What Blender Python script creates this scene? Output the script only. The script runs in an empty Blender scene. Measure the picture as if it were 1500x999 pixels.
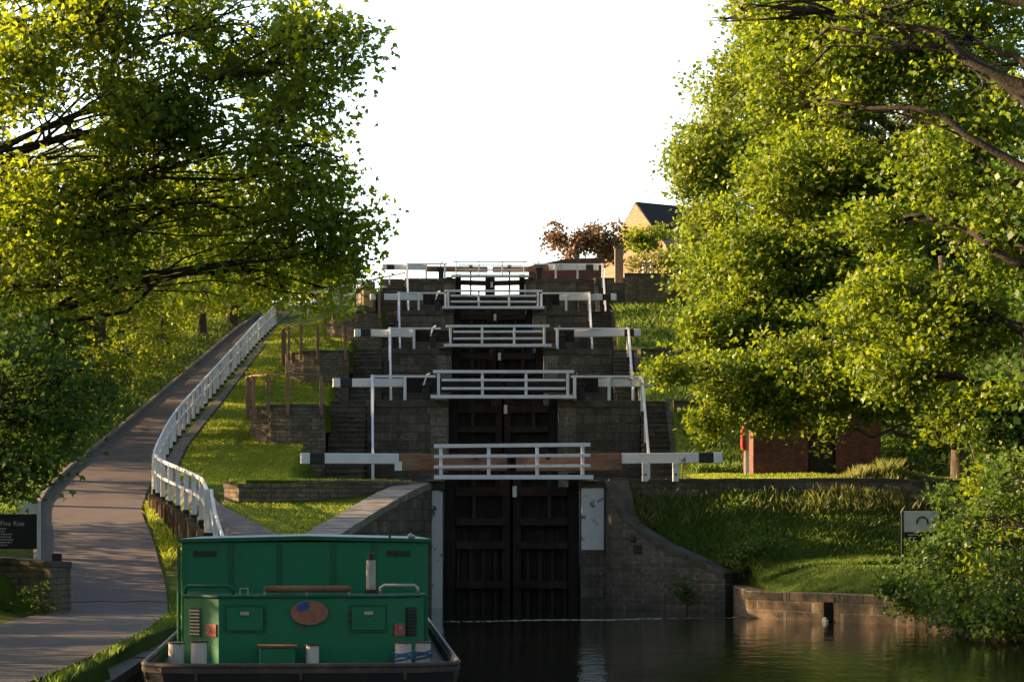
import bpy, bmesh, math, random
import numpy as np
from mathutils import Vector, Matrix, noise
random.seed(7); RNG = np.random.default_rng(11)
S = bpy.context.scene
C = bpy.context.collection
R = math.radians

# ------------------------------------------------------------------ camera
H = 2.83                       # eye height above the lower water
YAW = R(1.0); CX = -1.466
cam_d = bpy.data.cameras.new('camera'); cam = bpy.data.objects.new('camera', cam_d); C.objects.link(cam)
cam.location = (CX, 0, H); cam.rotation_euler = (R(90), 0, -YAW)
cam_d.sensor_width = 36; cam_d.lens = 90; cam_d.shift_y = 0.1763
cam_d.clip_start = 0.5; cam_d.clip_end = 3000
S.camera = cam
# ------------------------------------------------------------------ light
SUN_EL, SUN_AZ = R(16.5), R(15.0)        # azimuth measured from -X towards +Y
SKY_LOW, SKY_GLOW = 0.40, 1.15
world = bpy.data.worlds.new('World'); S.world = world; world.use_nodes = True
nt = world.node_tree; nt.nodes.clear()
sky = nt.nodes.new('ShaderNodeTexSky'); sky.sky_type = 'NISHITA'; sky.sun_disc = False
sky.sun_elevation = SUN_EL; sky.sun_rotation = R(-90) + SUN_AZ
sky.air_density = 1.0; sky.dust_density = 2.0; sky.ozone_density = 0.6
hs = nt.nodes.new('ShaderNodeHueSaturation'); hs.inputs['Saturation'].default_value = 0.95
bg = nt.nodes.new('ShaderNodeBackground'); bg.inputs[1].default_value = 0.15
wo = nt.nodes.new('ShaderNodeOutputWorld')
# evening haze: the low sky towards the sunset side glows, the rest of the vault is much dimmer
tc = nt.nodes.new('ShaderNodeTexCoord'); dt = nt.nodes.new('ShaderNodeVectorMath'); dt.operation = 'DOT_PRODUCT'
gd = Vector((-.38, .92, .16)).normalized(); dt.inputs[1].default_value = gd
mr = nt.nodes.new('ShaderNodeMapRange'); mr.interpolation_type = 'SMOOTHSTEP'
for i_, v_ in ((1, .45), (2, .95), (3, SKY_LOW), (4, SKY_GLOW)): mr.inputs[i_].default_value = v_
ml = nt.nodes.new('ShaderNodeVectorMath'); ml.operation = 'SCALE'
nt.links.new(tc.outputs['Generated'], dt.inputs[0]); nt.links.new(dt.outputs['Value'], mr.inputs[0])
nt.links.new(sky.outputs[0], hs.inputs['Color']); nt.links.new(hs.outputs[0], ml.inputs[0]); nt.links.new(mr.outputs[0], ml.inputs['Scale'])
nt.links.new(ml.outputs[0], bg.inputs[0]); nt.links.new(bg.outputs[0], wo.inputs[0])
sd = bpy.data.lights.new('sun', 'SUN'); sd.energy = 5.0; sd.angle = R(0.6); sd.color = (1.0, 0.68, 0.37)
sun = bpy.data.objects.new('sun', sd); C.objects.link(sun)
ray = Vector((math.cos(SUN_EL)*math.cos(SUN_AZ), -math.cos(SUN_EL)*math.sin(SUN_AZ), -math.sin(SUN_EL)))
sun.rotation_euler = ray.to_track_quat('-Z', 'Y').to_euler()
S.view_settings.view_transform = 'Standard'; S.view_settings.look = 'None'
S.view_settings.gamma = 1; S.view_settings.use_curve_mapping = False
S.view_settings.exposure = 1.9
S.render.engine = 'CYCLES'
S.cycles.max_bounces = 7; S.cycles.diffuse_bounces = 3; S.cycles.glossy_bounces = 3
S.cycles.transmission_bounces = 4; S.cycles.caustics_reflective = False; S.cycles.caustics_refractive = False
S.cycles.use_denoising = True

def W(lat, d, z=0.0):
    """lateral / depth seen from the tow-path viewpoint -> world"""
    return Vector((CX + lat*math.cos(YAW) + d*math.sin(YAW), d*math.cos(YAW) - lat*math.sin(YAW), z))
def WX(lat, d): return CX + lat + .01745*d

# ------------------------------------------------------------------ materials
def newmat(name):
    m = bpy.data.materials.new(name); m.use_nodes = True; m.node_tree.nodes.clear()
    return m, m.node_tree
def N(nt, t, **kw):
    n = nt.nodes.new(t)
    for k, v in kw.items():
        if k in n.inputs: n.inputs[k].default_value = v
        else: setattr(n, k, v)
    return n
def L(nt, a, b): nt.links.new(a, b)
def ramp(nt, fac, stops):
    r = nt.nodes.new('ShaderNodeValToRGB'); e = r.color_ramp.elements
    while len(e) < len(stops): e.new(0.5)
    for i, (p, c) in enumerate(stops):
        e[i].position = p; e[i].color = (*c, 1) if len(c) == 3 else c
    L(nt, fac, r.inputs[0]); return r.outputs[0]
def finish(nt, col, rough=0.8, bump=None, bstr=0.4, bdist=0.02, metal=0.0, spec=0.3, normal=None):
    p = N(nt, 'ShaderNodeBsdfPrincipled'); o = N(nt, 'ShaderNodeOutputMaterial')
    if isinstance(col, tuple): p.inputs['Base Color'].default_value = (*col, 1)
    else: L(nt, col, p.inputs['Base Color'])
    if isinstance(rough, float): p.inputs['Roughness'].default_value = rough
    else: L(nt, rough, p.inputs['Roughness'])
    p.inputs['Metallic'].default_value = metal; p.inputs['Specular IOR Level'].default_value = spec
    if bump is not None:
        b = N(nt, 'ShaderNodeBump', Strength=bstr, Distance=bdist); L(nt, bump, b.inputs['Height']); L(nt, b.outputs[0], p.inputs['Normal'])
    L(nt, p.outputs[0], o.inputs[0]); return p
def geo_pos(nt):
    return N(nt, 'ShaderNodeNewGeometry').outputs['Position']
def noise_tex(nt, vec, scale, detail=4.0, rough=0.55):
    n = N(nt, 'ShaderNodeTexNoise', Scale=scale, Detail=detail, Roughness=rough); L(nt, vec, n.inputs['Vector']); return n.outputs[0]
def mixc(nt, fac, a, b, mode='MIX'):
    m = N(nt, 'ShaderNodeMix'); m.data_type = 'RGBA'; m.blend_type = mode
    if isinstance(fac, float): m.inputs[0].default_value = fac
    else: L(nt, fac, m.inputs[0])
    for v, i in ((a, 6), (b, 7)):
        if isinstance(v, tuple): m.inputs[i].default_value = (*v, 1)
        else: L(nt, v, m.inputs[i])
    return m.outputs[2]

def mat_mottled(name, stops, scale=3.0, fine=40.0, rough=0.85, bstr=0.3, bdist=0.01, spec=0.3, metal=0.0):
    m, nt = newmat(name); p = geo_pos(nt)
    a = noise_tex(nt, p, scale, 6.0, 0.65); f = noise_tex(nt, p, fine, 3.0)
    mm = N(nt, 'ShaderNodeMath', operation='MULTIPLY_ADD'); L(nt, f, mm.inputs[0]); mm.inputs[1].default_value = .35; L(nt, a, mm.inputs[2])
    s = N(nt, 'ShaderNodeMath', operation='SUBTRACT'); L(nt, mm.outputs[0], s.inputs[0]); s.inputs[1].default_value = .175
    c = ramp(nt, s.outputs[0], stops)
    finish(nt, c, rough, f, bstr, bdist, metal, spec); return m

def mat_masonry(name, c1, c2, mortar, bw=0.55, bh=0.24, msize=0.018, wear=(.03,.035,.025), wearamt=0.62, rough=0.9, msmooth=0.3, moss=None):
    m, nt = newmat(name); p = geo_pos(nt)
    sx = N(nt, 'ShaderNodeSeparateXYZ'); L(nt, p, sx.inputs[0])
    ad = N(nt, 'ShaderNodeMath', operation='ADD'); L(nt, sx.outputs[0], ad.inputs[0]); L(nt, sx.outputs[1], ad.inputs[1])
    nz = noise_tex(nt, p, 1.3, 3.0)
    ns = N(nt, 'ShaderNodeMath', operation='MULTIPLY_ADD'); L(nt, nz, ns.inputs[0]); ns.inputs[1].default_value = bh*.14; L(nt, sx.outputs[2], ns.inputs[2])
    cb = N(nt, 'ShaderNodeCombineXYZ'); L(nt, ad.outputs[0], cb.inputs[0]); L(nt, ns.outputs[0], cb.inputs[1])
    b = N(nt, 'ShaderNodeTexBrick', Scale=1.0); b.offset = .5
    b.inputs['Brick Width'].default_value = bw; b.inputs['Row Height'].default_value = bh
    b.inputs['Mortar Size'].default_value = msize; b.inputs['Mortar Smooth'].default_value = msmooth; b.inputs['Bias'].default_value = 0.0
    b.inputs['Color1'].default_value = (*c1, 1); b.inputs['Color2'].default_value = (*c2, 1); b.inputs['Mortar'].default_value = (*mortar, 1)
    L(nt, cb.outputs[0], b.inputs['Vector'])
    a = noise_tex(nt, p, 0.85, 9.0, 0.75); f = noise_tex(nt, p, 9.0, 7.0, 0.75)
    col = mixc(nt, 0.75, b.outputs['Color'], ramp(nt, f, [(.3, (.12,.12,.12)), (.7, (1.75,1.68,1.5))]), 'MULTIPLY')
    w = ramp(nt, a, [(.38, (0,0,0)), (.62, (wearamt,)*3)])
    col = mixc(nt, w, col, wear)
    ms = N(nt, 'ShaderNodeMapping'); L(nt, p, ms.inputs[0]); ms.inputs['Scale'].default_value = (2.6, 2.6, .22)
    st_ = noise_tex(nt, ms.outputs[0], 1.0, 6.0, 0.7)
    col = mixc(nt, ramp(nt, st_, [(.48, (0,0,0)), (.68, (.65*wearamt,)*3)]), col, tuple(.55*q_ for q_ in wear))
    pl_ = noise_tex(nt, p, 2.3, 8.0, 0.8)
    col = mixc(nt, ramp(nt, pl_, [(.58, (0,0,0)), (.72, (.45,)*3)]), col, tuple(min(.5, 1.5*q_+.03) for q_ in c2))
    if moss:
        g = noise_tex(nt, p, 1.7, 6.0, 0.7); col = mixc(nt, ramp(nt, g, [(.56, (0,0,0)), (.7, (.6,.6,.6))]), col, moss)
    hgt = N(nt, 'ShaderNodeMath', operation='MULTIPLY_ADD'); L(nt, b.outputs['Fac'], hgt.inputs[0]); hgt.inputs[1].default_value = -1.2; L(nt, f, hgt.inputs[2])
    finish(nt, col, rough, hgt.outputs[0], 0.7, 0.025); return m

def mat_paint(name, paint, under, amt=0.62, rough=0.55, grime=(.25,.22,.18), scale=5.0):
    m, nt = newmat(name); p = geo_pos(nt)
    a = noise_tex(nt, p, scale, 8.0, 0.72); g = noise_tex(nt, p, 1.6, 5.0, 0.7)
    col = mixc(nt, ramp(nt, g, [(.35, (0,0,0)), (.8, (.45,.45,.45))]), paint, tuple(x*y for x, y in zip(paint, grime)) if False else tuple(.45*x+.25*y for x, y in zip(paint, grime)))
    col = mixc(nt, ramp(nt, a, [(amt, (0,0,0)), (amt+.02, (1,1,1))]), col, under)
    finish(nt, col, rough, a, 0.15, 0.01); return m

def mat_timber(name, c1, c2, axis='Z', rough=0.8):
    m, nt = newmat(name); p = geo_pos(nt)
    mp = N(nt, 'ShaderNodeMapping'); L(nt, p, mp.inputs[0])
    mp.inputs['Scale'].default_value = {'Z': (14, 14, .8), 'X': (.8, 14, 14), 'Y': (14, .8, 14)}[axis]
    a = noise_tex(nt, mp.outputs[0], 1.0, 5.0, 0.65); b = noise_tex(nt, p, 1.1, 4.0)
    mm = N(nt, 'ShaderNodeMath', operation='MULTIPLY'); L(nt, a, mm.inputs[0]); L(nt, b, mm.inputs[1])
    finish(nt, ramp(nt, mm.outputs[0], [(.14, c1), (.38, c2)]), rough, a, 0.5, 0.01); return m

def mat_leaf(name, dark, light, trans, tw=0.42):
    m, nt = newmat(name)
    at = N(nt, 'ShaderNodeAttribute'); at.attribute_name = 'v'
    c = ramp(nt, at.outputs['Fac'], [(0., dark), (1., light)])
    t = mixc(nt, 0.65, c, trans)
    d = N(nt, 'ShaderNodeBsdfDiffuse'); tr = N(nt, 'ShaderNodeBsdfTranslucent'); gl = N(nt, 'ShaderNodeBsdfGlossy', Roughness=0.5)
    gl.inputs['Color'].default_value = (.9,.9,.8,1)
    L(nt, c, d.inputs['Color']); L(nt, t, tr.inputs['Color'])
    mx = N(nt, 'ShaderNodeMixShader'); mx.inputs[0].default_value = tw; L(nt, d.outputs[0], mx.inputs[1]); L(nt, tr.outputs[0], mx.inputs[2])
    m2 = N(nt, 'ShaderNodeMixShader'); m2.inputs[0].default_value = .028; L(nt, mx.outputs[0], m2.inputs[1]); L(nt, gl.outputs[0], m2.inputs[2])
    o = N(nt, 'ShaderNodeOutputMaterial'); L(nt, m2.outputs[0], o.inputs[0]); return m

M = {}
M['ashlar'] = mat_masonry('ashlar', (.10,.088,.07), (.20,.165,.125), (.07,.062,.05), 0.75, 0.36, 0.016, (.04,.036,.03), .6, moss=(.045,.06,.025))
M['ashlar_quoin'] = mat_masonry('ashlar_quoin', (.19,.165,.13), (.27,.235,.185), (.10,.09,.08), 0.9, 0.42, 0.016, (.05,.045,.035), .6)
M['rubble'] = mat_masonry('rubble', (.17,.13,.095), (.25,.20,.145), (.09,.075,.06), 0.38, 0.15, 0.015, (.07,.06,.04), .6, moss=(.06,.07,.03))
M['wing_stone'] = mat_masonry('wing_stone', (.11,.097,.077), (.18,.155,.125), (.24,.21,.165), 0.42, 0.17, 0.014, (.055,.05,.04), .6, moss=(.04,.06,.02))
M['pier_stone'] = mat_masonry('pier_stone', (.11,.075,.05), (.15,.10,.066), (.26,.20,.14), 0.62, 0.27, 0.018, (.09,.08,.04), .5)
M['red_brick'] = mat_masonry('red_brick', (.15,.05,.035), (.22,.08,.055), (.17,.13,.10), 0.225, 0.078, 0.008, (.07,.035,.025), .45)
M['sand_stone'] = mat_masonry('sand_stone', (.30,.215,.15), (.36,.26,.185), (.3,.23,.17), 0.5, 0.22, 0.012, (.22,.14,.09), .4)
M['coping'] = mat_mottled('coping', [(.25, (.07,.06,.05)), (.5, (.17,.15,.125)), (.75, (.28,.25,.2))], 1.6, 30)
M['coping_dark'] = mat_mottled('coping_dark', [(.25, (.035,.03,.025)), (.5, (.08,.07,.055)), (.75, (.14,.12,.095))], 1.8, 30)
M['asphalt'] = mat_mottled('asphalt', [(.2, (.056,.042,.038)), (.42, (.092,.071,.064)), (.55, (.100,.077,.069)), (.8, (.15,.118,.105))], 0.9, 26, 0.9, .5, .012)
M['gravel'] = mat_mottled('gravel', [(.25, (.06,.053,.048)), (.5, (.10,.09,.083)), (.75, (.16,.145,.13))], 2.5, 30, 0.9, .8, .02)
M['soil'] = mat_mottled('soil', [(.3, (.03,.022,.015)), (.7, (.07,.052,.035))], 2, 20)
M['kerb'] = mat_mottled('kerb', [(.25, (.12,.10,.08)), (.75, (.26,.22,.18))], 2, 30)
M['white'] = mat_paint('white_paint', (.80,.79,.80), (.28,.2,.13), .645)
M['white_worn'] = mat_paint('white_worn', (.72,.70,.68), (.22,.14,.09), .60, scale=2.6)
M['whitewash'] = mat_paint('whitewash', (.60,.60,.60), (.12,.11,.09), .585, .9, scale=2.2)
M['black'] = mat_paint('black_paint', (.018,.018,.018), (.08,.06,.045), .66)
M['beam_wood'] = mat_timber('beam_wood', (.12,.065,.035), (.30,.17,.10), 'X')
M['gate_wood'] = mat_timber('gate_wood', (.006,.005,.004), (.024,.017,.013), 'Z')
M['gate_rail'] = mat_timber('gate_rail', (.014,.009,.007), (.05,.027,.02), 'X')
M['brown_wood'] = mat_timber('brown_wood', (.16,.09,.055), (.34,.20,.12), 'Z')
M['sleeper'] = mat_timber('sleeper', (.07,.045,.03), (.24,.16,.10), 'Z')
M['deck_wood'] = mat_timber('deck_wood', (.05,.04,.03), (.17,.13,.09), 'X')
M['bark'] = mat_mottled('bark', [(.25, (.03,.022,.015)), (.6, (.085,.065,.045)), (.8, (.15,.12,.08))], 3, 18, .9, .8, .03)
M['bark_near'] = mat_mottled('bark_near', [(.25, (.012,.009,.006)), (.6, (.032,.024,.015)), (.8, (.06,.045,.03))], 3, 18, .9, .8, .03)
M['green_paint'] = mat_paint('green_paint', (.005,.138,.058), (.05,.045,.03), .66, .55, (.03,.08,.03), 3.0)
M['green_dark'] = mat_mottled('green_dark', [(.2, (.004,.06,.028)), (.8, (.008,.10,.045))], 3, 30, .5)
M['rust'] = mat_mottled('rust', [(.2, (.08,.035,.018)), (.5, (.17,.08,.04)), (.8, (.26,.13,.07))], 4, 40, .8)
M['rust_pale'] = mat_mottled('rust_pale', [(.2, (.17,.065,.04)), (.5, (.26,.11,.07)), (.8, (.32,.17,.11))], 9, 40, .8)
M['blue'] = mat_mottled('blue', [(.2, (.02,.05,.16)), (.8, (.04,.09,.24))], 9, 40, .7)
M['hull'] = mat_mottled('hull', [(.25, (.008,.008,.009)), (.6, (.02,.017,.015)), (.85, (.07,.045,.03))], 2, 30, .6)
M['rim_metal'] = mat_mottled('rim_metal', [(.25, (.025,.02,.016)), (.6, (.07,.05,.038)), (.85, (.17,.12,.09))], 3, 30, .6)
M['steel'] = mat_mottled('steel', [(.2, (.22,.21,.17)), (.8, (.42,.40,.34))], 5, 40, .5, .1, .004, .4, 0.3)
M['bollard_white'] = mat_paint('bollard_white', (.50,.46,.40), (.10,.06,.035), .60, .6, scale=4)
M['rope'] = mat_mottled('rope', [(.3, (.03,.06,.12)), (.7, (.08,.14,.24))], 20, 60)
M['black_iron'] = mat_mottled('black_iron', [(.3, (.008,.008,.008)), (.7, (.03,.028,.026))], 8, 50, .5)
M['red'] = mat_mottled('red', [(.3, (.42,.03,.03)), (.7, (.55,.05,.04))], 4, 30, .4)
M['red_dull'] = mat_mottled('red_dull', [(.3, (.28,.06,.04)), (.7, (.42,.12,.08))], 8, 30, .7)
M['slate'] = mat_masonry('slate', (.035,.038,.045), (.05,.05,.055), (.02,.02,.022), 0.3, 0.16, 0.008, (.03,.03,.03), .3)
M['sign_black'] = mat_mottled('sign_black', [(.3, (.008,.01,.009)), (.7, (.016,.018,.016))], 4, 30, .6)
M['sign_white'] = mat_mottled('sign_white', [(.3, (.5,.5,.5)), (.7, (.62,.62,.62))], 4, 30, .6)
M['lettering'] = mat_mottled('lettering', [(.3, (.35,.36,.34)), (.7, (.5,.5,.48))], 10, 40, .7)
M['glass_dark'] = mat_mottled('glass_dark', [(.3, (.01,.01,.012)), (.7, (.02,.02,.022))], 4, 30, .15)
M['hollow_shade_black'] = mat_mottled('hollow_shade_black', [(.3, (.001,.001,.001)), (.7, (.003,.003,.003))], 4, 30, .9, spec=.05)
M['foam'] = mat_mottled('foam', [(.3, (.45,.45,.42)), (.7, (.75,.75,.72))], 12, 50, .8)

def grass_mat(name, stops):
    m, nt = newmat(name); p = geo_pos(nt)
    a = noise_tex(nt, p, 0.35, 6.0, 0.7); f = noise_tex(nt, p, 14.0, 5.0, 0.8); f2 = noise_tex(nt, p, 60.0, 2.0, 0.8)
    s = N(nt, 'ShaderNodeMath', operation='MULTIPLY_ADD'); L(nt, f, s.inputs[0]); s.inputs[1].default_value = .5; L(nt, a, s.inputs[2])
    s2 = N(nt, 'ShaderNodeMath', operation='SUBTRACT'); L(nt, s.outputs[0], s2.inputs[0]); s2.inputs[1].default_value = .25
    c = ramp(nt, s2.outputs[0], stops)
    h = N(nt, 'ShaderNodeMath', operation='ADD'); L(nt, f, h.inputs[0]); L(nt, f2, h.inputs[1])
    finish(nt, c, 0.9, h.outputs[0], 1.0, 0.09, spec=.1); return m
M['grass'] = grass_mat('grass_ground', [(.3, (.06,.10,.010)), (.5, (.12,.17,.015)), (.7, (.19,.235,.03))])
M['grass_rough'] = M['grass']
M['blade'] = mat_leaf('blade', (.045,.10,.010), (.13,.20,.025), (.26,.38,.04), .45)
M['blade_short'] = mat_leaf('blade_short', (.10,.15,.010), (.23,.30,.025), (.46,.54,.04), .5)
M['blade_pale'] = mat_leaf('blade_pale', (.08,.11,.022), (.22,.235,.06), (.36,.38,.08), .45)
M['leaf_near_left'] = mat_leaf('leaf_near_left', (.028,.066,.005), (.105,.165,.009), (.46,.56,.018), .58)
M['leaf_wood'] = mat_leaf('leaf_wood', (.038,.08,.006), (.125,.18,.011), (.42,.50,.018), .50)
M['leaf_right'] = mat_leaf('leaf_right', (.032,.078,.005), (.145,.215,.010), (.39,.48,.018), .42)
M['leaf_pale'] = mat_leaf('leaf_pale', (.078,.13,.015), (.205,.27,.03), (.42,.50,.04), .36)
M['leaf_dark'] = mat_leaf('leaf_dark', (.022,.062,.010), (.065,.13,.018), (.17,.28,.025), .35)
M['leaf_copper'] = mat_leaf('leaf_copper', (.10,.06,.035), (.25,.16,.09), (.38,.22,.10), .3)
M['leaf_shrub'] = mat_leaf('leaf_shrub', (.08,.11,.02), (.22,.22,.05), (.36,.36,.07), .35)

def water_mat():
    m, nt = newmat('water'); p = geo_pos(nt)
    mp = N(nt, 'ShaderNodeMapping'); L(nt, p, mp.inputs[0]); mp.inputs['Scale'].default_value = (1, .45, 1)
    a = noise_tex(nt, mp.outputs[0], 1.6, 3.0, 0.55); b = noise_tex(nt, mp.outputs[0], 9.0, 2.0, 0.5)
    s = N(nt, 'ShaderNodeMath', operation='MULTIPLY_ADD'); L(nt, b, s.inputs[0]); s.inputs[1].default_value = .18; L(nt, a, s.inputs[2])
    p_ = finish(nt, (.010,.012,.006), 0.05, s.outputs[0], 0.16, 0.12, spec=.5); p_.inputs['IOR'].default_value = 1.33
    return m
M['water'] = water_mat()

# ------------------------------------------------------------------ mesh helpers
class MB:
    def __init__(s): s.v = []; s.f = []
    def add(s, vs, fs):
        o = len(s.v); s.v += [tuple(v) for v in vs]; s.f += [tuple(i+o for i in f) for f in fs]; return s
    def box(s, x0, x1, y0, y1, z0, z1):
        return s.add([(x0,y0,z0),(x1,y0,z0),(x1,y1,z0),(x0,y1,z0),(x0,y0,z1),(x1,y0,z1),(x1,y1,z1),(x0,y1,z1)],
                     [(0,3,2,1),(4,5,6,7),(0,1,5,4),(1,2,6,5),(2,3,7,6),(3,0,4,7)])
    def bar(s, a, b, w, h):
        """rectangular bar from a to b; w across, h up"""
        a = Vector(a); b = Vector(b); d = (b-a).normalized()
        up = Vector((0,0,1)) if abs(d.z) < .95 else Vector((0,1,0))
        r = d.cross(up).normalized(); u = r.cross(d).normalized()
        vs = [p + r*sx*w/2 + u*sz*h/2 for p in (a, b) for sx, sz in ((-1,-1),(1,-1),(1,1),(-1,1))]
        return s.add(vs, [(0,1,2,3),(7,6,5,4),(0,4,5,1),(1,5,6,2),(2,6,7,3),(3,7,4,0)])
    def tube(s, pts, rads, n=8, cap=True):
        pts = [Vector(p) for p in pts]; o = len(s.v); prev = None
        if not hasattr(rads, '__len__'): rads = [rads]*len(pts)
        for i, p in enumerate(pts):
            d = (pts[min(i+1, len(pts)-1)] - pts[max(i-1, 0)]);
            if d.length < 1e-6: d = Vector((0,0,1))
            d.normalize()
            if prev is None:
                r = d.orthogonal().normalized()
            else:
                r = (prev - d*prev.dot(d));
                r = r.normalized() if r.length > 1e-5 else d.orthogonal().normalized()
            prev = r; u = d.cross(r)
            for k in range(n):
                a = 2*math.pi*k/n; s.v.append(tuple(p + (r*math.cos(a)+u*math.sin(a))*rads[i]))
        for i in range(len(pts)-1):
            for k in range(n):
                k2 = (k+1) % n
                s.f.append((o+i*n+k, o+i*n+k2, o+(i+1)*n+k2, o+(i+1)*n+k))
        if cap:
            s.f.append(tuple(o+k for k in range(n))[::-1]); s.f.append(tuple(o+(len(pts)-1)*n+k for k in range(n)))
        return s
    def cyl(s, x, y, z0, z1, r, n=16, r2=None):
        return s.tube([(x,y,z0),(x,y,z1)], [r, r2 if r2 is not None else r], n)
    def prism(s, poly, z0, z1):
        n = len(poly)
        zf = (lambda i, z: z[i] if hasattr(z, '__len__') else z)
        vs = [(p[0], p[1], zf(i, z0)) for i, p in enumerate(poly)] + [(p[0], p[1], zf(i, z1)) for i, p in enumerate(poly)]
        return s.add(vs, [tuple(range(n))[::-1], tuple(range(n, 2*n))] + [(i, (i+1) % n, n+(i+1) % n, n+i) for i in range(n)])
    def build(s, name, mat, parent=None, bevel=0.0, loc=None, smooth=False):
        me = bpy.data.meshes.new(name); me.from_pydata(s.v, [], s.f)
        bm = bmesh.new(); bm.from_mesh(me); bmesh.ops.recalc_face_normals(bm, faces=bm.faces); bm.to_mesh(me); bm.free()
        me.materials.append(M[mat] if isinstance(mat, str) else mat)
        if smooth: me.shade_smooth()
        o = bpy.data.objects.new(name, me); C.objects.link(o)
        if parent: o.parent = parent
        if bevel:
            b = o.modifiers.new('bevel', 'BEVEL'); b.width = bevel; b.segments = 2; b.limit_method = 'ANGLE'
        return o
def tag(o, label=None, cat=None, group=None, kind=None):
    if label: o['label'] = label
    if cat: o['category'] = cat
    if group: o['group'] = group
    if kind: o['kind'] = kind
    return o
def empty(name, loc=(0,0,0), rz=0.0, **kw):
    o = bpy.data.objects.new(name, None); C.objects.link(o); o.location = loc; o.rotation_euler = (0,0,rz); o.empty_display_size = .3
    return tag(o, **kw)
def world_parent(root, objs):
    """parts given in world coordinates under a root that stands at its own base"""
    inv = Matrix.LocRotScale(root.location, root.rotation_euler, None).inverted()
    for o in objs:
        o.parent = root; o.matrix_parent_inverse = inv
def fast_mesh(name, co, fverts, mat, parent=None, vals=None):
    me = bpy.data.meshes.new(name); nf, k = fverts.shape
    me.vertices.add(len(co)); me.vertices.foreach_set('co', co.astype(np.float32).ravel())
    me.loops.add(nf*k); me.loops.foreach_set('vertex_index', fverts.astype(np.int32).ravel())
    me.polygons.add(nf); me.polygons.foreach_set('loop_start', (np.arange(nf)*k).astype(np.int32))
    me.update(calc_edges=True)
    if vals is not None:
        at = me.attributes.new('v', 'FLOAT', 'FACE'); at.data.foreach_set('value', vals.astype(np.float32))
    me.materials.append(M[mat] if isinstance(mat, str) else mat)
    o = bpy.data.objects.new(name, me); C.objects.link(o)
    if parent: o.parent = parent
    return o

# ------------------------------------------------------------------ terrain
YG = [84., 104., 124., 144., 164.]
CP = [4.15, 7.75, 11.2, 14.7, 18.4]
itp = lambda xs: (lambda y: np.interp(y, [a for a, b in xs], [b for a, b in xs]))
zp = itp([(-80,.55),(36,.6),(62,.65),(64,.8),(70,1.55),(78,2.6),(87,3.55),(100,5.7),(110,7.4),(120,9.1),(140,12.5),(150,14.1),(160,15.5),(172,17.3),(185,18.3),(220,18.6)])
zl = itp([(-80,.5),(60,.6),(62,.7),(66,1.6),(70,2.4),(80,3.4),(84,3.95),(90,4.4),(101,5.9),(104,6.5),(112,7.75),(116,8.2),(121,9.4),(132,11.2),(136,11.7),(141,12.9),(152,14.7),(156,15.1),(161,16.4),(172,18.3),(220,18.6)])
zr = itp([(84,4.1),(86,4.2),(92,4.5),(97,4.7),(103.2,7.0),(103.9,7.15),(104.4,7.75),(116,7.9),(123.2,10.5),(123.9,10.7),(124.4,11.2),(135,11.4),(143.4,14.3),(145.7,14.8),(146.6,16.8),(156,17.2),(164,18.4),(220,18.6)])
PLt = itp([(-80,-9.5),(36,-10.0),(50,-10.6),(58,-11.0),(64,-11.2),(70,-13.0),(78,-14.3),(84,-15.6),(90,-16.2),(110,-16.0),(140,-15.9),(160,-16.0),(200,-17)])
PRt = itp([(-80,-6.6),(36,-6.6),(50,-7.2),(58,-7.9),(64,-8.5),(70,-9.6),(78,-11.0),(84,-12.3),(90,-12.7),(100,-13.45),(120,-13.7),(140,-14.0),(160,-14.2),(200,-15)])
XFt = itp([(-80,-6.4),(60,-7.2),(66,-7.7),(70,-8.3),(87,-12.35),(100,-13.3),(120,-13.6),(140,-13.9),(160,-14.1),(200,-14.9)])
sm = lambda f: (lambda y: sum(f(y+q) for q in (-4,-2,0,2,4))/5)
PRt, PLt, XFt = sm(PRt), sm(PLt), sm(XFt)
off = lambda d: CX + .01745*d
PL = lambda y: PLt(y) + off(y); PR = lambda y: PRt(y) + off(y); XF = lambda y: XFt(y) + off(y)
XL = itp([(-80,-6.9),(36,-6.75),(50,-7.3),(62,-7.0),(70,-5.35),(84.2,-2.7)])      # left water edge
XR = itp([(-80,12.3),(50,12.4),(64,12.2),(70.3,10.3),(75.4,6.85),(80.5,6.95),(81.3,6.7),(82.2,5.4),(83.2,4.2),(84.0,3.0),(84.3,2.3)])
def ss(t): t = min(1., max(0., t)); return t*t*(3-2*t)
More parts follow.
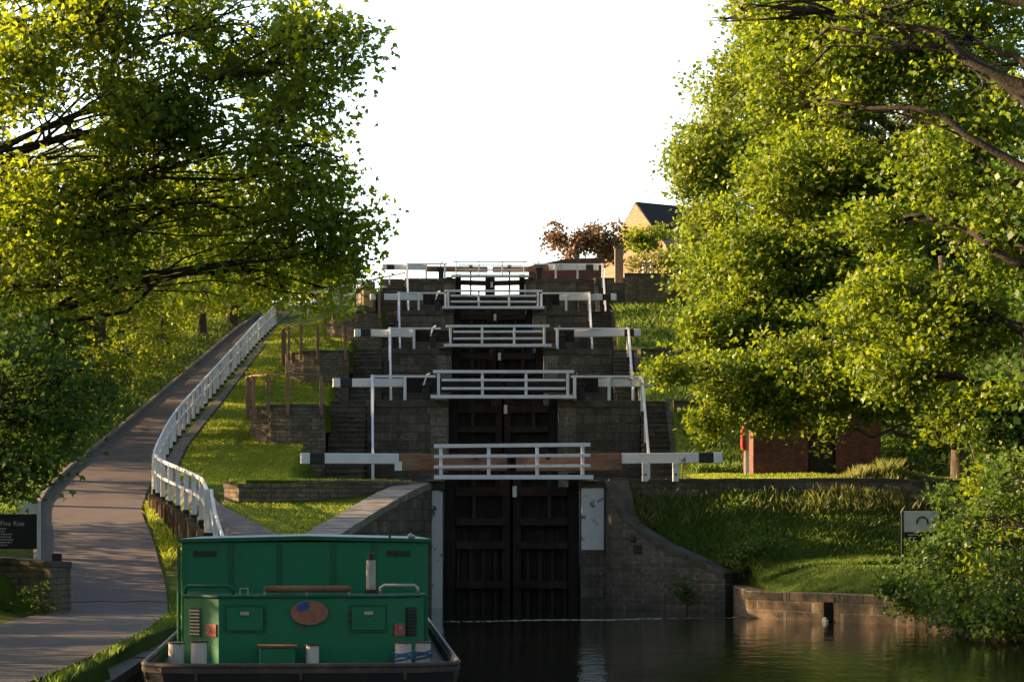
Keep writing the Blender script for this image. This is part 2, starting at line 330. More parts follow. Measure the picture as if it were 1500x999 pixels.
def G(x, y):
    if x < 0:
        if y < 60.5: left = zp(y)
        else: left = max(zp(y), 1.8) if y < 76 else zp(y)
        pl, pr, xf = PL(y), PR(y), XF(y)
        if x < pl:
            t = ss((pl - x)/1.6)
            z = zp(y)*(1-t) + (left + .22)*t
            if x < -22: z -= min(3.5, (-22 - x)*.22)*ss((x+60)/-10+1 if False else 1)
            return z + .12*noise.noise((x*.35, y*.35, 3))
        a = zp(y)
        if x < pr: return a
        b = zl(y)
        if y >= 90:
            z = a + (b-a)*ss((x-pr)/3.0)
        elif x < xf + .35: z = a
        else: z = a + (b-a)*ss((x - xf - .35)/.35)
        # drop to the lock side between the platforms
        if x > -7.95 and y > 84:
            k = max(i for i in range(5) if YG[i] <= y + .01) if y >= 84 else 0
            z = z + (min(z, CP[k]) - z)*ss((x + 7.95)/.7)
        return z
    if y >= 85.9:
        z = zr(y)
        if 144.5 < y < 164 and x < 7.75 + .078*(y-145.7): z = 14.7
    else:
        sl = .86 - .26*ss((x-6.2)/1.6); b = min(4.0, max(.12, 3.82 - max(0, 84.75-y)*sl)) if y > 76 else .12
        yp = np.interp(x, [0, 6.85, 10.4, 12.3, 14], [90, 75.3, 70.3, 64, 30])
        m = .74 + .75*ss((y - yp)/4.5)*ss((x-6.4)/3) if x > 6.7 else 0
        c = .35 + max(0., x - 13.)*.45
        z = max(b, m) if x > 6.9 else b
        if x > 12.5: z = max(z, min(c, 4.0))
    return z + .08*noise.noise((x*.5, y*.5, 9))
def Gg(x, y):
    """ground with the pond, the chambers and the summit canal cut out"""
    if y < 84.3 and XL(y) - .25 < x < XR(y) + (.55 if y > 70 else .15): return -1.2
    if 84.0 <= y < 184 and -6.6 < x < 6.7: return -1.2
    if y >= 183 and -6.6 < x < 6.3: return 16.6
    return G(x, y)
def axis(lo, hi, fl, fh, step, grow=1.35):
    xs = list(np.arange(fl, fh + 1e-6, step)); s = step; a = fl
    while a > lo: s *= grow; a -= s; xs.insert(0, a)
    s = step; a = fh
    while a < hi: s *= grow; a += s; xs.append(a)
    return np.array(xs)
gx = axis(-1500, 1500, -26, 24, .4); gy = axis(-300, 2500, 24, 186, .4)
co = np.array([(x, y, float(Gg(float(x), float(y)))) for y in gy for x in gx])
nx = len(gx); ii = np.arange(len(gy)-1)[:, None]*nx + np.arange(nx-1)[None, :]; ii = ii.ravel()
g = fast_mesh('ground', co, np.stack([ii, ii+1, ii+nx+1, ii+nx], 1), 'grass'); g['kind'] = 'structure'; g.data.shade_smooth()

def drape(name, lf, rf, y0, y1, lift, mat, step=.35, cols=9, kind='structure', zf=G):
    mb = MB(); ys = np.arange(y0, y1 + 1e-6, step); vs = []
    for y in ys:
        a, b = float(lf(y)), float(rf(y))
        for i in range(cols):
            x = a + (b-a)*i/(cols-1)
            vs.append((x, y, float(zf(x, float(y))) + lift))
    fs = [(j*cols+i, j*cols+i+1, (j+1)*cols+i+1, (j+1)*cols+i) for j in range(len(ys)-1) for i in range(cols-1)]
    mb.add(vs, fs); o = mb.build(name, mat, smooth=True)
    if kind: o['kind'] = kind
    return o
drape('towpath', lambda y: PL(y), lambda y: PR(y), -20, 178, .035, 'asphalt', zf=lambda x, y: float(zp(y)))
# worn branch path on the lock side of the white fence
lowL = itp([(66,-7.3),(70,-8.1),(76,-9.4),(84,-11.3),(88,-12.3),(92,-12.75),(100,-13.15),(120,-13.35),(140,-13.65),(150,-13.8)])
lowR = itp([(66,-5.6),(70,-6.3),(76,-8.1),(80,-9.2),(84,-10.0),(88,-11.5),(92,-12.15),(100,-12.7),(120,-13.05),(140,-13.45),(150,-13.75)])
drape('footpath', lambda y: lowL(y)+off(y), lambda y: lowR(y)+off(y), 66, 150, .05, 'gravel', cols=7)
# kerb along the far side of the towpath, and a joint across it
kb = MB()
for y in np.arange(62, 168, 1.0):
    x0, x1 = float(PL(y))-.08, float(PL(y+1))-.08
    kb.bar((x0, y, zp(y)+.05), (x1, y+.98, zp(y+1)+.05), .14, .22)
kb.build('kerb', 'kerb')['kind'] = 'structure'
jt = MB(); px_ = None
for i in range(15):
    x = PL(64) + (PR(64)-PL(64))*i/14; y = 64 + .12*math.sin(i*1.3)
    if px_: jt.bar((px_[0], px_[1], zp(px_[1])+.039), (x, y, zp(y)+.039), .09, .012)
    px_ = (x, y)
jt.build('path_joint', 'soil')['kind'] = 'structure'
# water
MB().add([(-9,-120,0),(14.5,-120,0),(14.5,84.9,0),(-9,84.9,0)], [(0,1,2,3)]).build('water', 'water')['kind'] = 'structure'
for k in range(4):
    MB().add([(-2.5,YG[k]+1,CP[k]-2.6),(2.5,YG[k]+1,CP[k]-2.6),(2.5,YG[k+1]-.1,CP[k]-2.6),(-2.5,YG[k+1]-.1,CP[k]-2.6)], [(0,1,2,3)]).build('water', 'water')['kind'] = 'structure'
MB().add([(-6.2,165.2,17.25),(6.2,165.2,17.25),(6.2,1200,17.25),(-6.2,1200,17.25)], [(0,1,2,3)]).build('water', 'water')['kind'] = 'structure'

# ------------------------------------------------------------------ lock flight
ORD = ['lowest', 'second', 'third', 'fourth', 'topmost']
WHERE = ['lowest gate', 'second gate up', 'third gate up', 'fourth gate up', 'topmost gate']
def poly_cap(poly, z, t): return MB().prism(poly, z, z+t)
rr = random.Random(5)
for k in range(5):
    Y, c = YG[k], CP[k]; Yn = YG[k+1] if k < 4 else 184.0
    below = CP[k-1] if k else 0.0
    stairs = k >= 1
    for s in (-1, 1):
        side = 'footpath' if s < 0 else 'wooded'
        w = empty('lock_wall', (s*4.5, Y, below), label=f'dark ashlar wall beside the {WHERE[k]} on the {side} side', cat='lock wall', group='stone walls of the lock flight')
        outer = 7.1 if s < 0 else 6.7
        parts = []
        X = lambda a, b: (min(s*a, s*b), max(s*a, s*b))
        m = MB(); x0, x1 = X(2.25, 5.55 if k else (3.2 if s>0 else 3.2)); m.box(x0, x1, Y, Y+.8, -1.3 if k == 0 else below-3, c-.28)
        x0, x1 = X(2.25, outer); m.box(x0, x1, Y+.8, Yn+.1, below-3 if k else -1.3, c-.28)
        parts.append(m.build('masonry', 'ashlar'))
        q = MB(); x0, x1 = X(2.24, 2.95)
        if k: q.box(x0, x1, Y-.012, Y+.5, below-2.5, c-.28); parts.append(q.build('quoin', 'ashlar_quoin'))
        cp = MB()
        edge = 5.55 if k else 3.2
        xx = 2.2
        while xx < edge - .2:
            x2 = min(edge, xx + rr.uniform(.9, 1.3)); a, b = X(xx+.006, x2-.006); cp.box(a, b, Y-.06, Y+.74, c-.28+rr.uniform(0,.004), c+rr.uniform(-.015,.015)); xx = x2
        yy = Y + .76
        while yy < Yn - .9:
            y2 = yy + rr.uniform(1.0, 1.5); a, b = X(2.2, 3.0); cp.box(a, b, yy+.006, y2-.006, c-.28, c+rr.uniform(-.01,.01)); yy = y2
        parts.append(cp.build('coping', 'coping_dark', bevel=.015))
        a, b = X(3.01, outer - .02)
        t = MB().box(a, b, Y+.76, Yn-5.7, c-.28, c-.03 if k else c-.02); parts.append(t.build('turf', 'grass' if (s < 0 or k == 0) else 'gravel'))
        world_parent(w, parts)
        if stairs:
            sw = .3; n = 17; rise = (c-below)/n
            if s < 0: xa, xb = -7.02, -5.58
            else: xa, xb = 5.58, 6.62
            st = empty('stone_steps', (.5*(xa+xb), Y-3, below), label=f'flight of worn dark stone steps climbing to the {WHERE[k]}, {side} side', cat='steps', group='stone steps up the lock flight')
            m = MB(); nose = MB()
            for i in range(n):
                y0 = Y + .75 - (n-i)*sw
                m.box(xa, xb, y0 + .03, Y+.78, below + i*rise + (.001 if i else -.3), below + (i+1)*rise - .055)
                nose.box(xa-.001, xb+.001, y0-.02, y0+sw+.01, below + (i+1)*rise - .055, below + (i+1)*rise + rr.uniform(-.012,.004))
            ck = MB()
            for xq, lo in (((xb, 0),) if s > 0 else ()):
                ck.add([(xq, Y-4.7, below-.6),(xq+.3, Y-4.7, below-.6),(xq+.3, Y+.8, below-.6),(xq, Y+.8, below-.6),
                        (xq, Y-4.7, below+.25),(xq+.3, Y-4.7, below+.25),(xq+.3, Y+.8, c+.12),(xq, Y+.8, c+.12)],
                       [(0,3,2,1),(4,5,6,7),(0,1,5,4),(1,2,6,5),(2,3,7,6),(3,0,4,7)])
            world_parent(st, [m.build('riser', 'ashlar'), nose.build('tread', 'coping_dark', bevel=.01)] + ([ck.build('cheek_wall', 'ashlar')] if s > 0 else []))
    # low white handrails along the front edge and down the steps
    if k:
        rh = .98 if k != 4 else .92
        thin = .085
        for s in (-1, 1):
            side = 'footpath' if s < 0 else 'wooded'
            f = empty('handrail', (s*4, Y, c), label=f'white painted handrail on the wall edge and steps at the {WHERE[k]}, {side} side', cat='handrail', group='white handrails on the lock walls')
            xo = {-1: [5.35, 5.3, 5.2, 5.3, 5.3], 1: [5.6, 5.62, 6.32, 5.38, 7.2]}[s][k]
            xs = {-1: [(xo, 3.95), (xo, 4.0), (xo, 4.05), (xo, 4.2, 2.7), (xo, 4.1, 2.9)], 1: [(xo,), (xo, 4.3, 2.9), (xo, 2.9), (xo, 4.1, 2.7), (xo, 5.6, 4.2)]}[s][k]
            parts = []
            for x in xs:
                p = MB().box(s*x-.06, s*x+.06, Y-.02, Y+.1, c-.02, c+rh-.03); parts.append(p.build('post', 'white'))
            parts.append(MB().bar((s*2.75, Y+.04, c+rh), (s*xo, Y+.04, c+rh), .1, thin).build('rail', 'white'))
            xb = s*(xo+.02); xd = xb + (.2 if s < 0 else -.08)
            a = Vector((xb, Y-.05, c+rh)); b = Vector((xd, Y-4.9, below+1.25))
            parts.append(MB().bar(a, b, .09, .09).build('rail', 'white'))
            parts.append(MB().box(xb-.065, xb+.065, Y-.12, Y+.0, c-.6, c+rh+.06).build('post', 'white'))
            parts.append(MB().box(xd-.055, xd+.055, Y-4.95, Y-4.84, below-.05, below+1.25).build('post', 'white'))
            mid = (a+b)/2; parts.append(MB().box(mid.x-.045, mid.x+.045, mid.y-.05, mid.y+.05, mid.z-1.1, mid.z).build('post', 'white'))
            world_parent(f, parts)
    # gate leaves with balance beams
    zb = -.9 if k == 0 else below - 2.5
    for s in (-1, 1):
        side = 'footpath' if s < 0 else 'wooded'
        lf = empty('lock_gate', (s*2.2, Y+.55, c), label=f'dark timber gate leaf with white ended balance beam, {WHERE[k]}, {side} side', cat='lock gate', group='timber gate leaves of the lock flight')
        hx, hy, mx, my = s*2.2, Y+.55, s*.03, Y+1.15
        dv = Vector((mx-hx, my-hy, 0)); ln = dv.length; dv.normalize(); nv = Vector((dv.y, -dv.x, 0));
        if nv.y > 0: nv = -nv
        P = lambda t, n, z: Vector((hx, hy, z)) + dv*t + nv*n
        open_top = (k == 4)
        ztop = c - .12
        zpl = 17.35 if open_top else ztop - .2
        parts = []
        pl = MB(); t = .28; i = 0
        while t < ln - .3:
            w_ = min(.27, ln-.28-t); zt = zpl
            o_ = rr.uniform(-.012, .012)
            pl.add([P(t+.01, -.1+o_, zb), P(t+w_-.012, -.1+o_, zb), P(t+w_-.012, -.02+o_, zb), P(t+.01, -.02+o_, zb), P(t+.01, -.1+o_, zt), P(t+w_-.012, -.1+o_, zt), P(t+w_-.012, -.02+o_, zt), P(t+.01, -.02+o_, zt)],
                   [(0,3,2,1),(4,5,6,7),(0,1,5,4),(1,2,6,5),(2,3,7,6),(3,0,4,7)]); t += w_; i += 1
        parts.append(pl.build('planking', 'gate_wood'))
        hp = MB().bar(P(.14, .08, zb), P(.14, .08, c+.3), .36, .3); parts.append(hp.build('heel_post', 'gate_wood'))
        mp = MB().bar(P(ln-.13, .08, zb), P(ln-.13, .08, c+.28), .36, .24); parts.append(mp.build('mitre_post', 'gate_rail'))
        cap = MB().box(P(ln-.13,.2,0).x-.07, P(ln-.13,.2,0).x+.07, P(ln-.13,.26,0).y-.03, P(ln-.13,.26,0).y+.02, c-.5, c-.14)
        if s > 0: parts.append(cap.build('sunlit_mitre_plate', 'white'))  # white plate carries the sunlight on the mitre post top in its colour
        if k == 0: levels = [c-.32, c-1.32, c-2.1, c-3.4]
        elif open_top: levels = [c-.22, 17.3, 16.2]
        else: levels = [c-.32, c-1.15, c-2.0, c-3.0, c-4.2]
        for j, z in enumerate(levels):
            if z < zb: continue
            parts.append(MB().bar(P(.3, .12, z), P(ln-.25, .12, z), .34, .30 if j == 0 else .24).build('cross_rail', 'gate_rail'))
        if k == 0:
            for q in range(4):
                t = .45 + q*.42; parts.append(MB().bar(P(t, .05, zb), P(t, .05, c-2.2), .12, .1).build('stile', 'gate_rail'))
        # paddle rods
        rx = ln*.42
        parts.append(MB().bar(P(rx, .16, c-1.3 if not open_top else 17.2), P(rx, .16, c+.85), .11, .1).build('paddle_rod', 'black_iron'))
        parts.append(MB().box(P(rx,.16,0).x-.12, P(rx,.16,0).x+.12, P(rx,.16,0).y-.1, P(rx,.16,0).y+.1, c+.72, c+.95).build('paddle_rack', 'black_iron', bevel=.02))
        world_parent(lf, parts)
        # balance beam: runs from the mitre post out over the wall
        tip = [7.0, 7.05, 7.15, 7.0, 7.15][k]
        bd = Vector((-dv.x, -dv.y*.55, 0)).normalized()
        B0 = Vector((hx, hy+.05, c+.64)); lean = [0, .01, .0, .0, .01][k]*rr.choice((-1,1)) + (.006 if s > 0 and k < 3 else 0)
        q = lambda e: B0 + bd*(e-2.2) + Vector((0, 0, (e-2.2)*lean))
        wb = [3.75, 4.05, 4.1, 4.0, 4.1][k] if s < 0 else [3.65, 3.9, 3.75, 3.75, 3.8][k]
        bb = MB().bar(q(-.1+.25), q(wb), .38, .56 if k < 4 else .34).build('balance_beam', 'beam_wood' if k in (0, 4) else 'gate_wood', bevel=.02)
        wh = MB().bar(q(wb+.002)+Vector((0,0,.11)), q(6.2)+Vector((0,0,.11)), .34, .34).build('beam_paint_white', 'white_worn' if s > 0 else 'white', bevel=.02)
        bk = MB().bar(q(6.202)+Vector((0,0,.11)), q(6.68)+Vector((0,0,.11)), .335, .335).build('beam_paint_black', 'black', bevel=.02)
        en = MB().bar(q(6.682)+Vector((0,0,.11)), q(6.97)+Vector((0,0,.11)), .35, .36).build('beam_end', 'white', bevel=.02)
        world_parent(lf, [bb])
        for o in (wh, bk, en): o.parent = bb; 
        if k == 0 and s < 0:
            cl = MB().box(q(wb).x-.12, q(wb).x+.12, q(wb).y-.22, q(wb).y-.02, c+.36, c+.66); o = cl.build('beam_clamp', 'white'); o.parent = bb
        if k == 0: continue
        pg = empty('paddle_gear', (s*3.15, Y+.3, c), label=f'small iron paddle winding gear with bent crank by the {WHERE[k]}, {side} side', cat='winding gear', group='paddle gears on the lock walls')
        MB().box(-.17, .17, -.14, .14, 0, .55).build('pedestal', 'black_iron', pg, bevel=.03)
        MB().tube([(-.22,0,.62),(.22,0,.62)], .14, 10).build('drum', 'black_iron', pg)
        MB().tube([(.1*s,-.16,.62),(.02*s,-.2,.85),(-.05*s,-.2,1.05),(-.16*s,-.26,1.1)], .035, 6).build('crank', 'white' if (k in (1,2,3) and s < 0) else 'black_iron', pg)  # white on the footpath-side cranks is sunlight put into the colour
    # footbridge across the gate tail
    half = [2.55, 2.85, 2.5, 2.75, 2.4][k]; e = .02
    fb = empty('footbridge', (0, Y-.1, c), label=f'white railed plank footbridge crossing at the {WHERE[k]}', cat='footbridge', group='white footbridges over the lock gates')
    tilt = [.05, .0, .02, .0, .0][k]
    FY = Y - .28
    lw = .075 if k < 4 else .065
    parts = []
    hts = [.14, .46, .80, 1.14] if k in (0, 1) else ([.12, .45, .78, 1.05] if k < 4 else [.1, .5, .78, 1.02])
    parts.append(MB().box(-half-(.1 if k else 0), half+.1, FY-.22, FY+.4, c+.06, c+.20).build('foot_plank', 'white', bevel=.012))
    for j, hgt in enumerate(hts[1:]):
        ex = .0 if j < 2 else .04
        lo = half - (.0 if j == 2 or k == 0 else .35)
        parts.append(MB().bar((-lo, FY-.25, c+hgt), (lo, FY-.25, c+hgt+tilt), .05, lw*(1.6 if (j == 2 and k < 4) else 1.3)).build('rail', 'white', bevel=.008))
    for x in (-half+.22+.0, -half*.30, half*.32, half-.25):
        w_ = .11 if k < 4 else .08
        parts.append(MB().box(x-w_/2, x+w_/2, FY-.23+.005, FY-.13, c+.2, c+hts[3]+tilt*(x+half)/(2*half)).build('post', 'white', bevel=.008))
    for s_ in (-1, 1):
        parts.append(MB().box(s_*2.62-.2, s_*2.62+.2, FY-.2, FY+.35, c+.003, c+.06).build('bearer', 'coping'))
    world_parent(fb, parts)
# painted jambs of the lowest gate
for s in (-1, 1):
    o = MB()
    if s < 0: o.box(-2.64, -2.28, 83.93, 84.6, -.9, 3.85)
    else: o.box(2.28, 3.02, 83.93, 84.6, 1.9, 3.93)
    o = o.build('painted_quoin', 'whitewash', bevel=.02)
    tag(o, 'narrow whitewashed strip of stone from coping to water at the lowest gate' if s < 0 else 'broad whitewashed patch of stone on the upper lock wall by the wing wall', 'quoin')

# posts in front of the wooded-side beam of the lowest gate
for j, lat in enumerate((4.33, 5.32)):
    p = MB().box(-.1, .1, -.08, .08, 0, .62).build('beam_stop_post', 'white_worn', bevel=.02); p.location = W(lat, 83.2, 4.13)
    MB().box(-.03, .03, -.1, -.075, .2, .26).build('bolt', 'black_iron', p)
    tag(p, ['short white post under the lowest balance beam, nearer the gate', 'short white post under the lowest balance beam, nearer the brick hut'][j], 'post')

# wing walls -----------------------------------------------------------------
def wall_strip(name, pts, thick, tops, base, mat, cmat, cth=.2, over=.05, label=None, cat='wall', inward=None, step=None, group=None):
    """pts world (x,y) of the visible face; thickness goes to the left-hand normal * thick"""
    P = [Vector((p[0], p[1], 0)) for p in pts]
    # resample
    Q, T = [], []
    for i in range(len(P)-1):
        n = max(1, int((P[i+1]-P[i]).length/.6))
        for j in range(n):
            t = j/n; Q.append(P[i].lerp(P[i+1], t)); T.append(tops[i]*(1-t)+tops[i+1]*t)
    Q.append(P[-1]); T.append(tops[-1])
    nrm = []
    for i in range(len(Q)):
        d = (Q[min(i+1, len(Q)-1)]-Q[max(i-1, 0)]).normalized(); nrm.append(Vector((-d.y, d.x, 0))*(1 if thick > 0 else -1))
    th = abs(thick); m = MB(); cm = MB()
    n = len(Q)
    def strip(mb, o0, o1, zlo, zhi):
        vs = []
        for i in range(n):
            a = Q[i]+nrm[i]*o0; b = Q[i]+nrm[i]*o1
            vs += [(a.x,a.y,zlo(i)),(b.x,b.y,zlo(i)),(b.x,b.y,zhi(i)),(a.x,a.y,zhi(i))]
        fs = [(0,1,2,3), tuple(4*(n-1)+j for j in (3,2,1,0))]
        for i in range(n-1):
            for j in range(4):
                j2 = (j+1) % 4; fs.append((4*i+j, 4*i+j2, 4*i+4+j2, 4*i+4+j))
        mb.add(vs, fs)
    strip(m, 0, th, lambda i: base if not hasattr(base, '__call__') else base(i), lambda i: T[i]-cth)
    for i in range(n-1):    # individual coping stones
        a0, b0 = Q[i]+nrm[i]*-over, Q[i]+nrm[i]*(th+over); a1, b1 = Q[i+1]+nrm[i+1]*-over, Q[i+1]+nrm[i+1]*(th+over)
        g_ = .015; a1 = a0.lerp(a1, 1-g_); b1 = b0.lerp(b1, 1-g_); dz = rr.uniform(-.012, .012)
        cm.add([(a0.x,a0.y,T[i]-cth),(b0.x,b0.y,T[i]-cth),(b1.x,b1.y,T[i+1]-cth),(a1.x,a1.y,T[i+1]-cth),(a0.x,a0.y,T[i]+dz),(b0.x,b0.y,T[i]+dz),(b1.x,b1.y,T[i+1]+dz),(a1.x,a1.y,T[i+1]+dz)],
               [(0,3,2,1),(4,5,6,7),(0,1,5,4),(1,2,6,5),(2,3,7,6),(3,0,4,7)])
    mid = Q[n//2]
    root = empty(name, (mid.x, mid.y, T[n//2]-1), label=label, cat=cat, group=group)
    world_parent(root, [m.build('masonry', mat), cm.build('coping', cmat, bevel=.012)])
    return root
lw = lambda lat, d: (W(lat, d).x, W(lat, d).y)
wall_strip('wing_wall', [lw(-2.62,84), lw(-3.3,80.5), lw(-4.1,75.5), lw(-4.85,70), lw(-5.7,65), lw(-6.6,61)], -.95, [4.16,3.75,3.1,2.42,1.5,.75], -1.3, 'ashlar', 'coping', .22, .04,
          'long straight wing wall with pale sloping coping beside the mown lawn', 'wing wall')
wall_strip('canal_bank_wall', [lw(-6.6,61), lw(-6.85,50), lw(-6.1,36), lw(-5.8,20), lw(-5.8,-20)], -.6, [.72,.40,.30,.30,.30], -1.3, 'ashlar', 'coping_dark', .18, .03,
          'low stone canal edge behind the moored green boat', 'canal edge')
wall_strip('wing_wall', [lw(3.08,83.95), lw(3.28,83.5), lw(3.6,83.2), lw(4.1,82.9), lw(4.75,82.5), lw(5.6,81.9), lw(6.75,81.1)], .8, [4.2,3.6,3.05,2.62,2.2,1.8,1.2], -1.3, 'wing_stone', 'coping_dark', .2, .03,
          'curved wing wall of pale jointed stone sweeping down to the water', 'wing wall')
for (lt, d, z, w_, h_) in ((3.92,82.98,2.3,.2,.26),(4.05,82.88,1.95,.3,.28)):
    o = MB().box(-w_/2,w_/2,-.03,.05,-h_/2,h_/2).build('wall_recess_shade', 'soil', bevel=.04); o.location = W(lt, d, z); o.rotation_euler = (0,0,R(-28))  # raised dark block; the shade of a socket is put into its colour
    tag(o, 'dark block painting the shade of a small socket on the curved wing wall, ' + ('the upper one' if z > 2.1 else 'the lower one'), 'socket')
# platform edge wall on the wooded side, with brick hut behind
wall_strip('retaining_wall', [(3.22,84.55), (7,84.65), (12,84.9), (15,84.9)], .45, [4.22,4.26,4.28,4.2], 2.3, 'ashlar', 'coping_dark', .12, .02,
          'low dark retaining wall above the long grass bank, below the brick hut', 'retaining wall')
# cross walls on the wooded side at each higher level
for k in (1, 2, 3):
    Y, c = YG[k], CP[k]
    if k < 3:
        wall_strip('retaining_wall', [(6.92, Y-.1), (10, Y-.1), (15, Y-.05)], .4, [c+.02, c+.03, c], c-1.6, 'rubble', 'coping_dark', .12, .03,
              ['', 'low stone retaining wall topping the dark grass slope at the second gate up', 'low stone retaining wall topping the grass slope at the third gate up'][k], 'retaining wall')
wall_strip('boundary_wall', [(8.95,164.1), (8.2,155), (7.5,145.7), (9.5,146.0), (12.5,146.2), (16,146.5)], .5, [17.0,17.0,17.0,17.0,16.95,16.8], 13.4, 'rubble', 'coping_dark', .14, .03,
          'tall dark stone wall above the uppermost grass slope, under the green hedge', 'wall')
o = MB().box(-.24,.24,-.25,.25,0,1.95); o = o.build('gate_pier', 'sand_stone', bevel=.02); o.location = W(6.2,148.5,16.7)
MB().prism([(-.3,-.3),(.3,-.3),(.3,.3),(-.3,.3)], 1.95, 2.08).build('cap', 'coping', o)
tag(o, 'sunlit square stone pier at the end of the tall dark wall', 'pier')
wall_strip('retaining_wall', [(6.72,163.95), (9.3,163.95)], .5, [18.45,18.45], 14.2, 'ashlar', 'coping_dark', .14, .03, 'dark retaining wall beyond the steps of the topmost gate, wooded side', 'retaining wall')
wall_strip('boundary_wall', [(2.6,169.2), (5,169.3), (7.6,169.3)], .4, [19.7,20.2,20.3], 18.0, 'red_brick', 'coping_dark', .12, .03,
          'dark brick wall behind the topmost white handrail, under the copper shrub', 'wall')
# outflow pier by the pond
pr = wall_strip('outflow_wall', [lw(7.0,81.0), lw(6.93,75.3), lw(10.5,70.3), lw(12.6,64.2), lw(13,50), lw(13,20)], .5, [.82,.80,.80,.8,.6,.5], -1.3, 'pier_stone', 'pier_stone', .24, .0,
          'low sandstone bank wall in four courses at the pond edge under the leaning tree', 'bank wall')
a, b = Vector(lw(6.93,75.3)), Vector(lw(10.5,70.3)); dd = (b-a).normalized(); ang = math.atan2(dd.y, dd.x)
hole = a + dd*3.5
o = MB().box(-.17,.17,-.03,.12,-.25,.29).build('outfall_mouth_shade', 'hollow_shade_black'); o.location = (hole.x, hole.y, .26); o.rotation_euler = (0,0,ang)  # black block on the wall face; the hollow's darkness is put into its colour
o.parent = pr; o.matrix_parent_inverse = Matrix.Translation(pr.location).inverted()
m = MB().box(-.26,.26,-.025,.1,.3,.42); o = m.build('lintel', 'pier_stone'); o.location = (hole.x, hole.y, .26); o.rotation_euler = (0,0,ang)
o.parent = pr; o.matrix_parent_inverse = Matrix.Translation(pr.location).inverted()
m = MB()
for i in range(26):
    x = rr.uniform(-.08, .08); z = rr.uniform(0, .16); m.tube([(x, -.08-rr.uniform(0,.12), z*(.9-abs(x)*3)), (x*1.2, -.12, .015)], [rr.uniform(.012,.03), .03], 5)
o = m.build('water_spout', 'foam'); o.location = (hole.x, hole.y, .0); o.rotation_euler = (0,0,ang); tag(o, 'small white splash where water spills from the square wall mouth', 'splash')
# foam line across the pond
n = 5200; t = RNG.random(n); lat0, lat1 = -2.9, 6.85
fx = lat0 + (lat1-lat0)*t; dline = 72.6 + 2.9*t**1.4 + .25*np.sin(fx*1.7) + RNG.normal(0, .22, n)*(1.25-.9*t)
dens = RNG.random(n) < (.12 + .85*t**2.2); fx, dline, t = fx[dens], dline[dens], t[dens]
rad = (.012 + .032*RNG.random(len(fx)))*(.5+1.5*t**2); cos = []
for i in range(6):
    a_ = i*math.pi/3; p = np.stack([CX + fx + .01745*dline + rad*1.6*math.cos(a_), dline + rad*1.6*math.sin(a_), np.full(len(fx), .006) + 0*rad], 1); cos.append(p)
co = np.stack(cos, 1).reshape(-1, 3)
top = co.copy(); idx = np.arange(len(fx)*6).reshape(-1, 6)
o = fast_mesh('foam', co, idx, 'foam'); o['kind'] = 'stuff'; o['label'] = 'thin broken line of white foam drifting across the dark pond'; o['category'] = 'foam'

# ------------------------------------------------------------------ curved retaining walls on the footpath side
out2 = [(-7.04,-3.3),(-8.4,-3.35),(-9.2,-3.05),(-9.8,-2.4),(-10.12,-1.4),(-10.25,-.2),(-10.3,2),(-10.3,5),(-10.3,8)]
for k in range(5):
    Y, c = YG[k], CP[k]
    if k == 0:
        pts = [(-2.75,-.2),(-3.9,-1.2),(-5.5,-2.6),(-7.2,-3.5),(-8.6,-3.9),(-9.1,-3.4),(-9.3,-1.5),(-9.3,.5)]
        pts = pts[::-1]
    else: pts = out2[::-1]
    pts = [(x + (0 if k else 0), y+Y) for x, y in pts]
    tops = [c-.3]*len(pts)
    if k == 0: tops = [c-.05 if i < 2 else (c-.12 if i < 5 else c) for i in range(len(pts))]
    if k == 4: pts = [(-8.6,Y+6),(-8.6,Y+1),(-8.5,Y-1.6),(-8.0,Y-2.6),(-7.42,-2.8+Y)]; tops = [c-.9,c-.9,c-.8,c-.5,c-.45]
    if k == 3: pts = [(x+.9, y) for x, y in pts]
    wall_strip('retaining_wall', pts, .45, tops, (c-3.2 if k else 2.2), 'rubble', 'coping_dark' if k else 'rubble', .14, .02,
        ['low curved stone retaining wall between the two mown lawns below the lowest beam', 'curved rubble retaining wall under the wooden railing at the second gate up',
         'curved rubble retaining wall under the wooden railing at the third gate up', 'curved rubble retaining wall under the railing at the fourth gate up', 'sunlit curved stone retaining wall beside the topmost gate'][k], 'retaining wall')
    inner = [(x+.12, y+.05) for x, y in pts]
    poly = [(p[0]+ .2, p[1]+.2) for p in pts] 
    if k == 0: poly = poly + [(-2.9, Y+.7), (-9.1, Y+.7)]
    else: poly = poly + [(-7.42, Y+8 if k < 4 else Y+6)]
    tf = MB().prism(poly, c-1.4, [c-.02, c-.36, c-.36, c-.36, c-.95][k]); tf = tf.build('lawn', 'grass'); tf['kind'] = 'structure'
    if k in (1, 2, 3):
        f = empty('wooden_railing', (-8.7+(.9 if k==3 else 0), Y-3, c), label=f'brown wooden post and rail fence curving round the terrace at the {WHERE[k]}', cat='railing', group='brown wooden railings on the curved terraces')
        line = [(-7.2,-3.42),(-8.5,-3.45),(-9.3,-3.15),(-9.92,-2.45),(-10.25,-1.4),(-10.38,-.2),(-10.4,1.6)]
        if k == 3: line = [(x+.9, y) for x, y in line]
        parts = []
        for x, y in line:
            hh = rr.uniform(1.12, 1.2); parts.append(MB().box(x-.065, x+.065, Y+y-.06, Y+y+.06, c-.75, c-.32+hh).build('post', 'brown_wood', bevel=.01))
        for a_, b_ in zip(line[:-1], line[1:]):
            parts.append(MB().bar((a_[0], Y+a_[1]-.0, c+.86), (b_[0], Y+b_[1]-.0, c+.86), .12, .07).build('rail', 'brown_wood'))
        world_parent(f, parts)

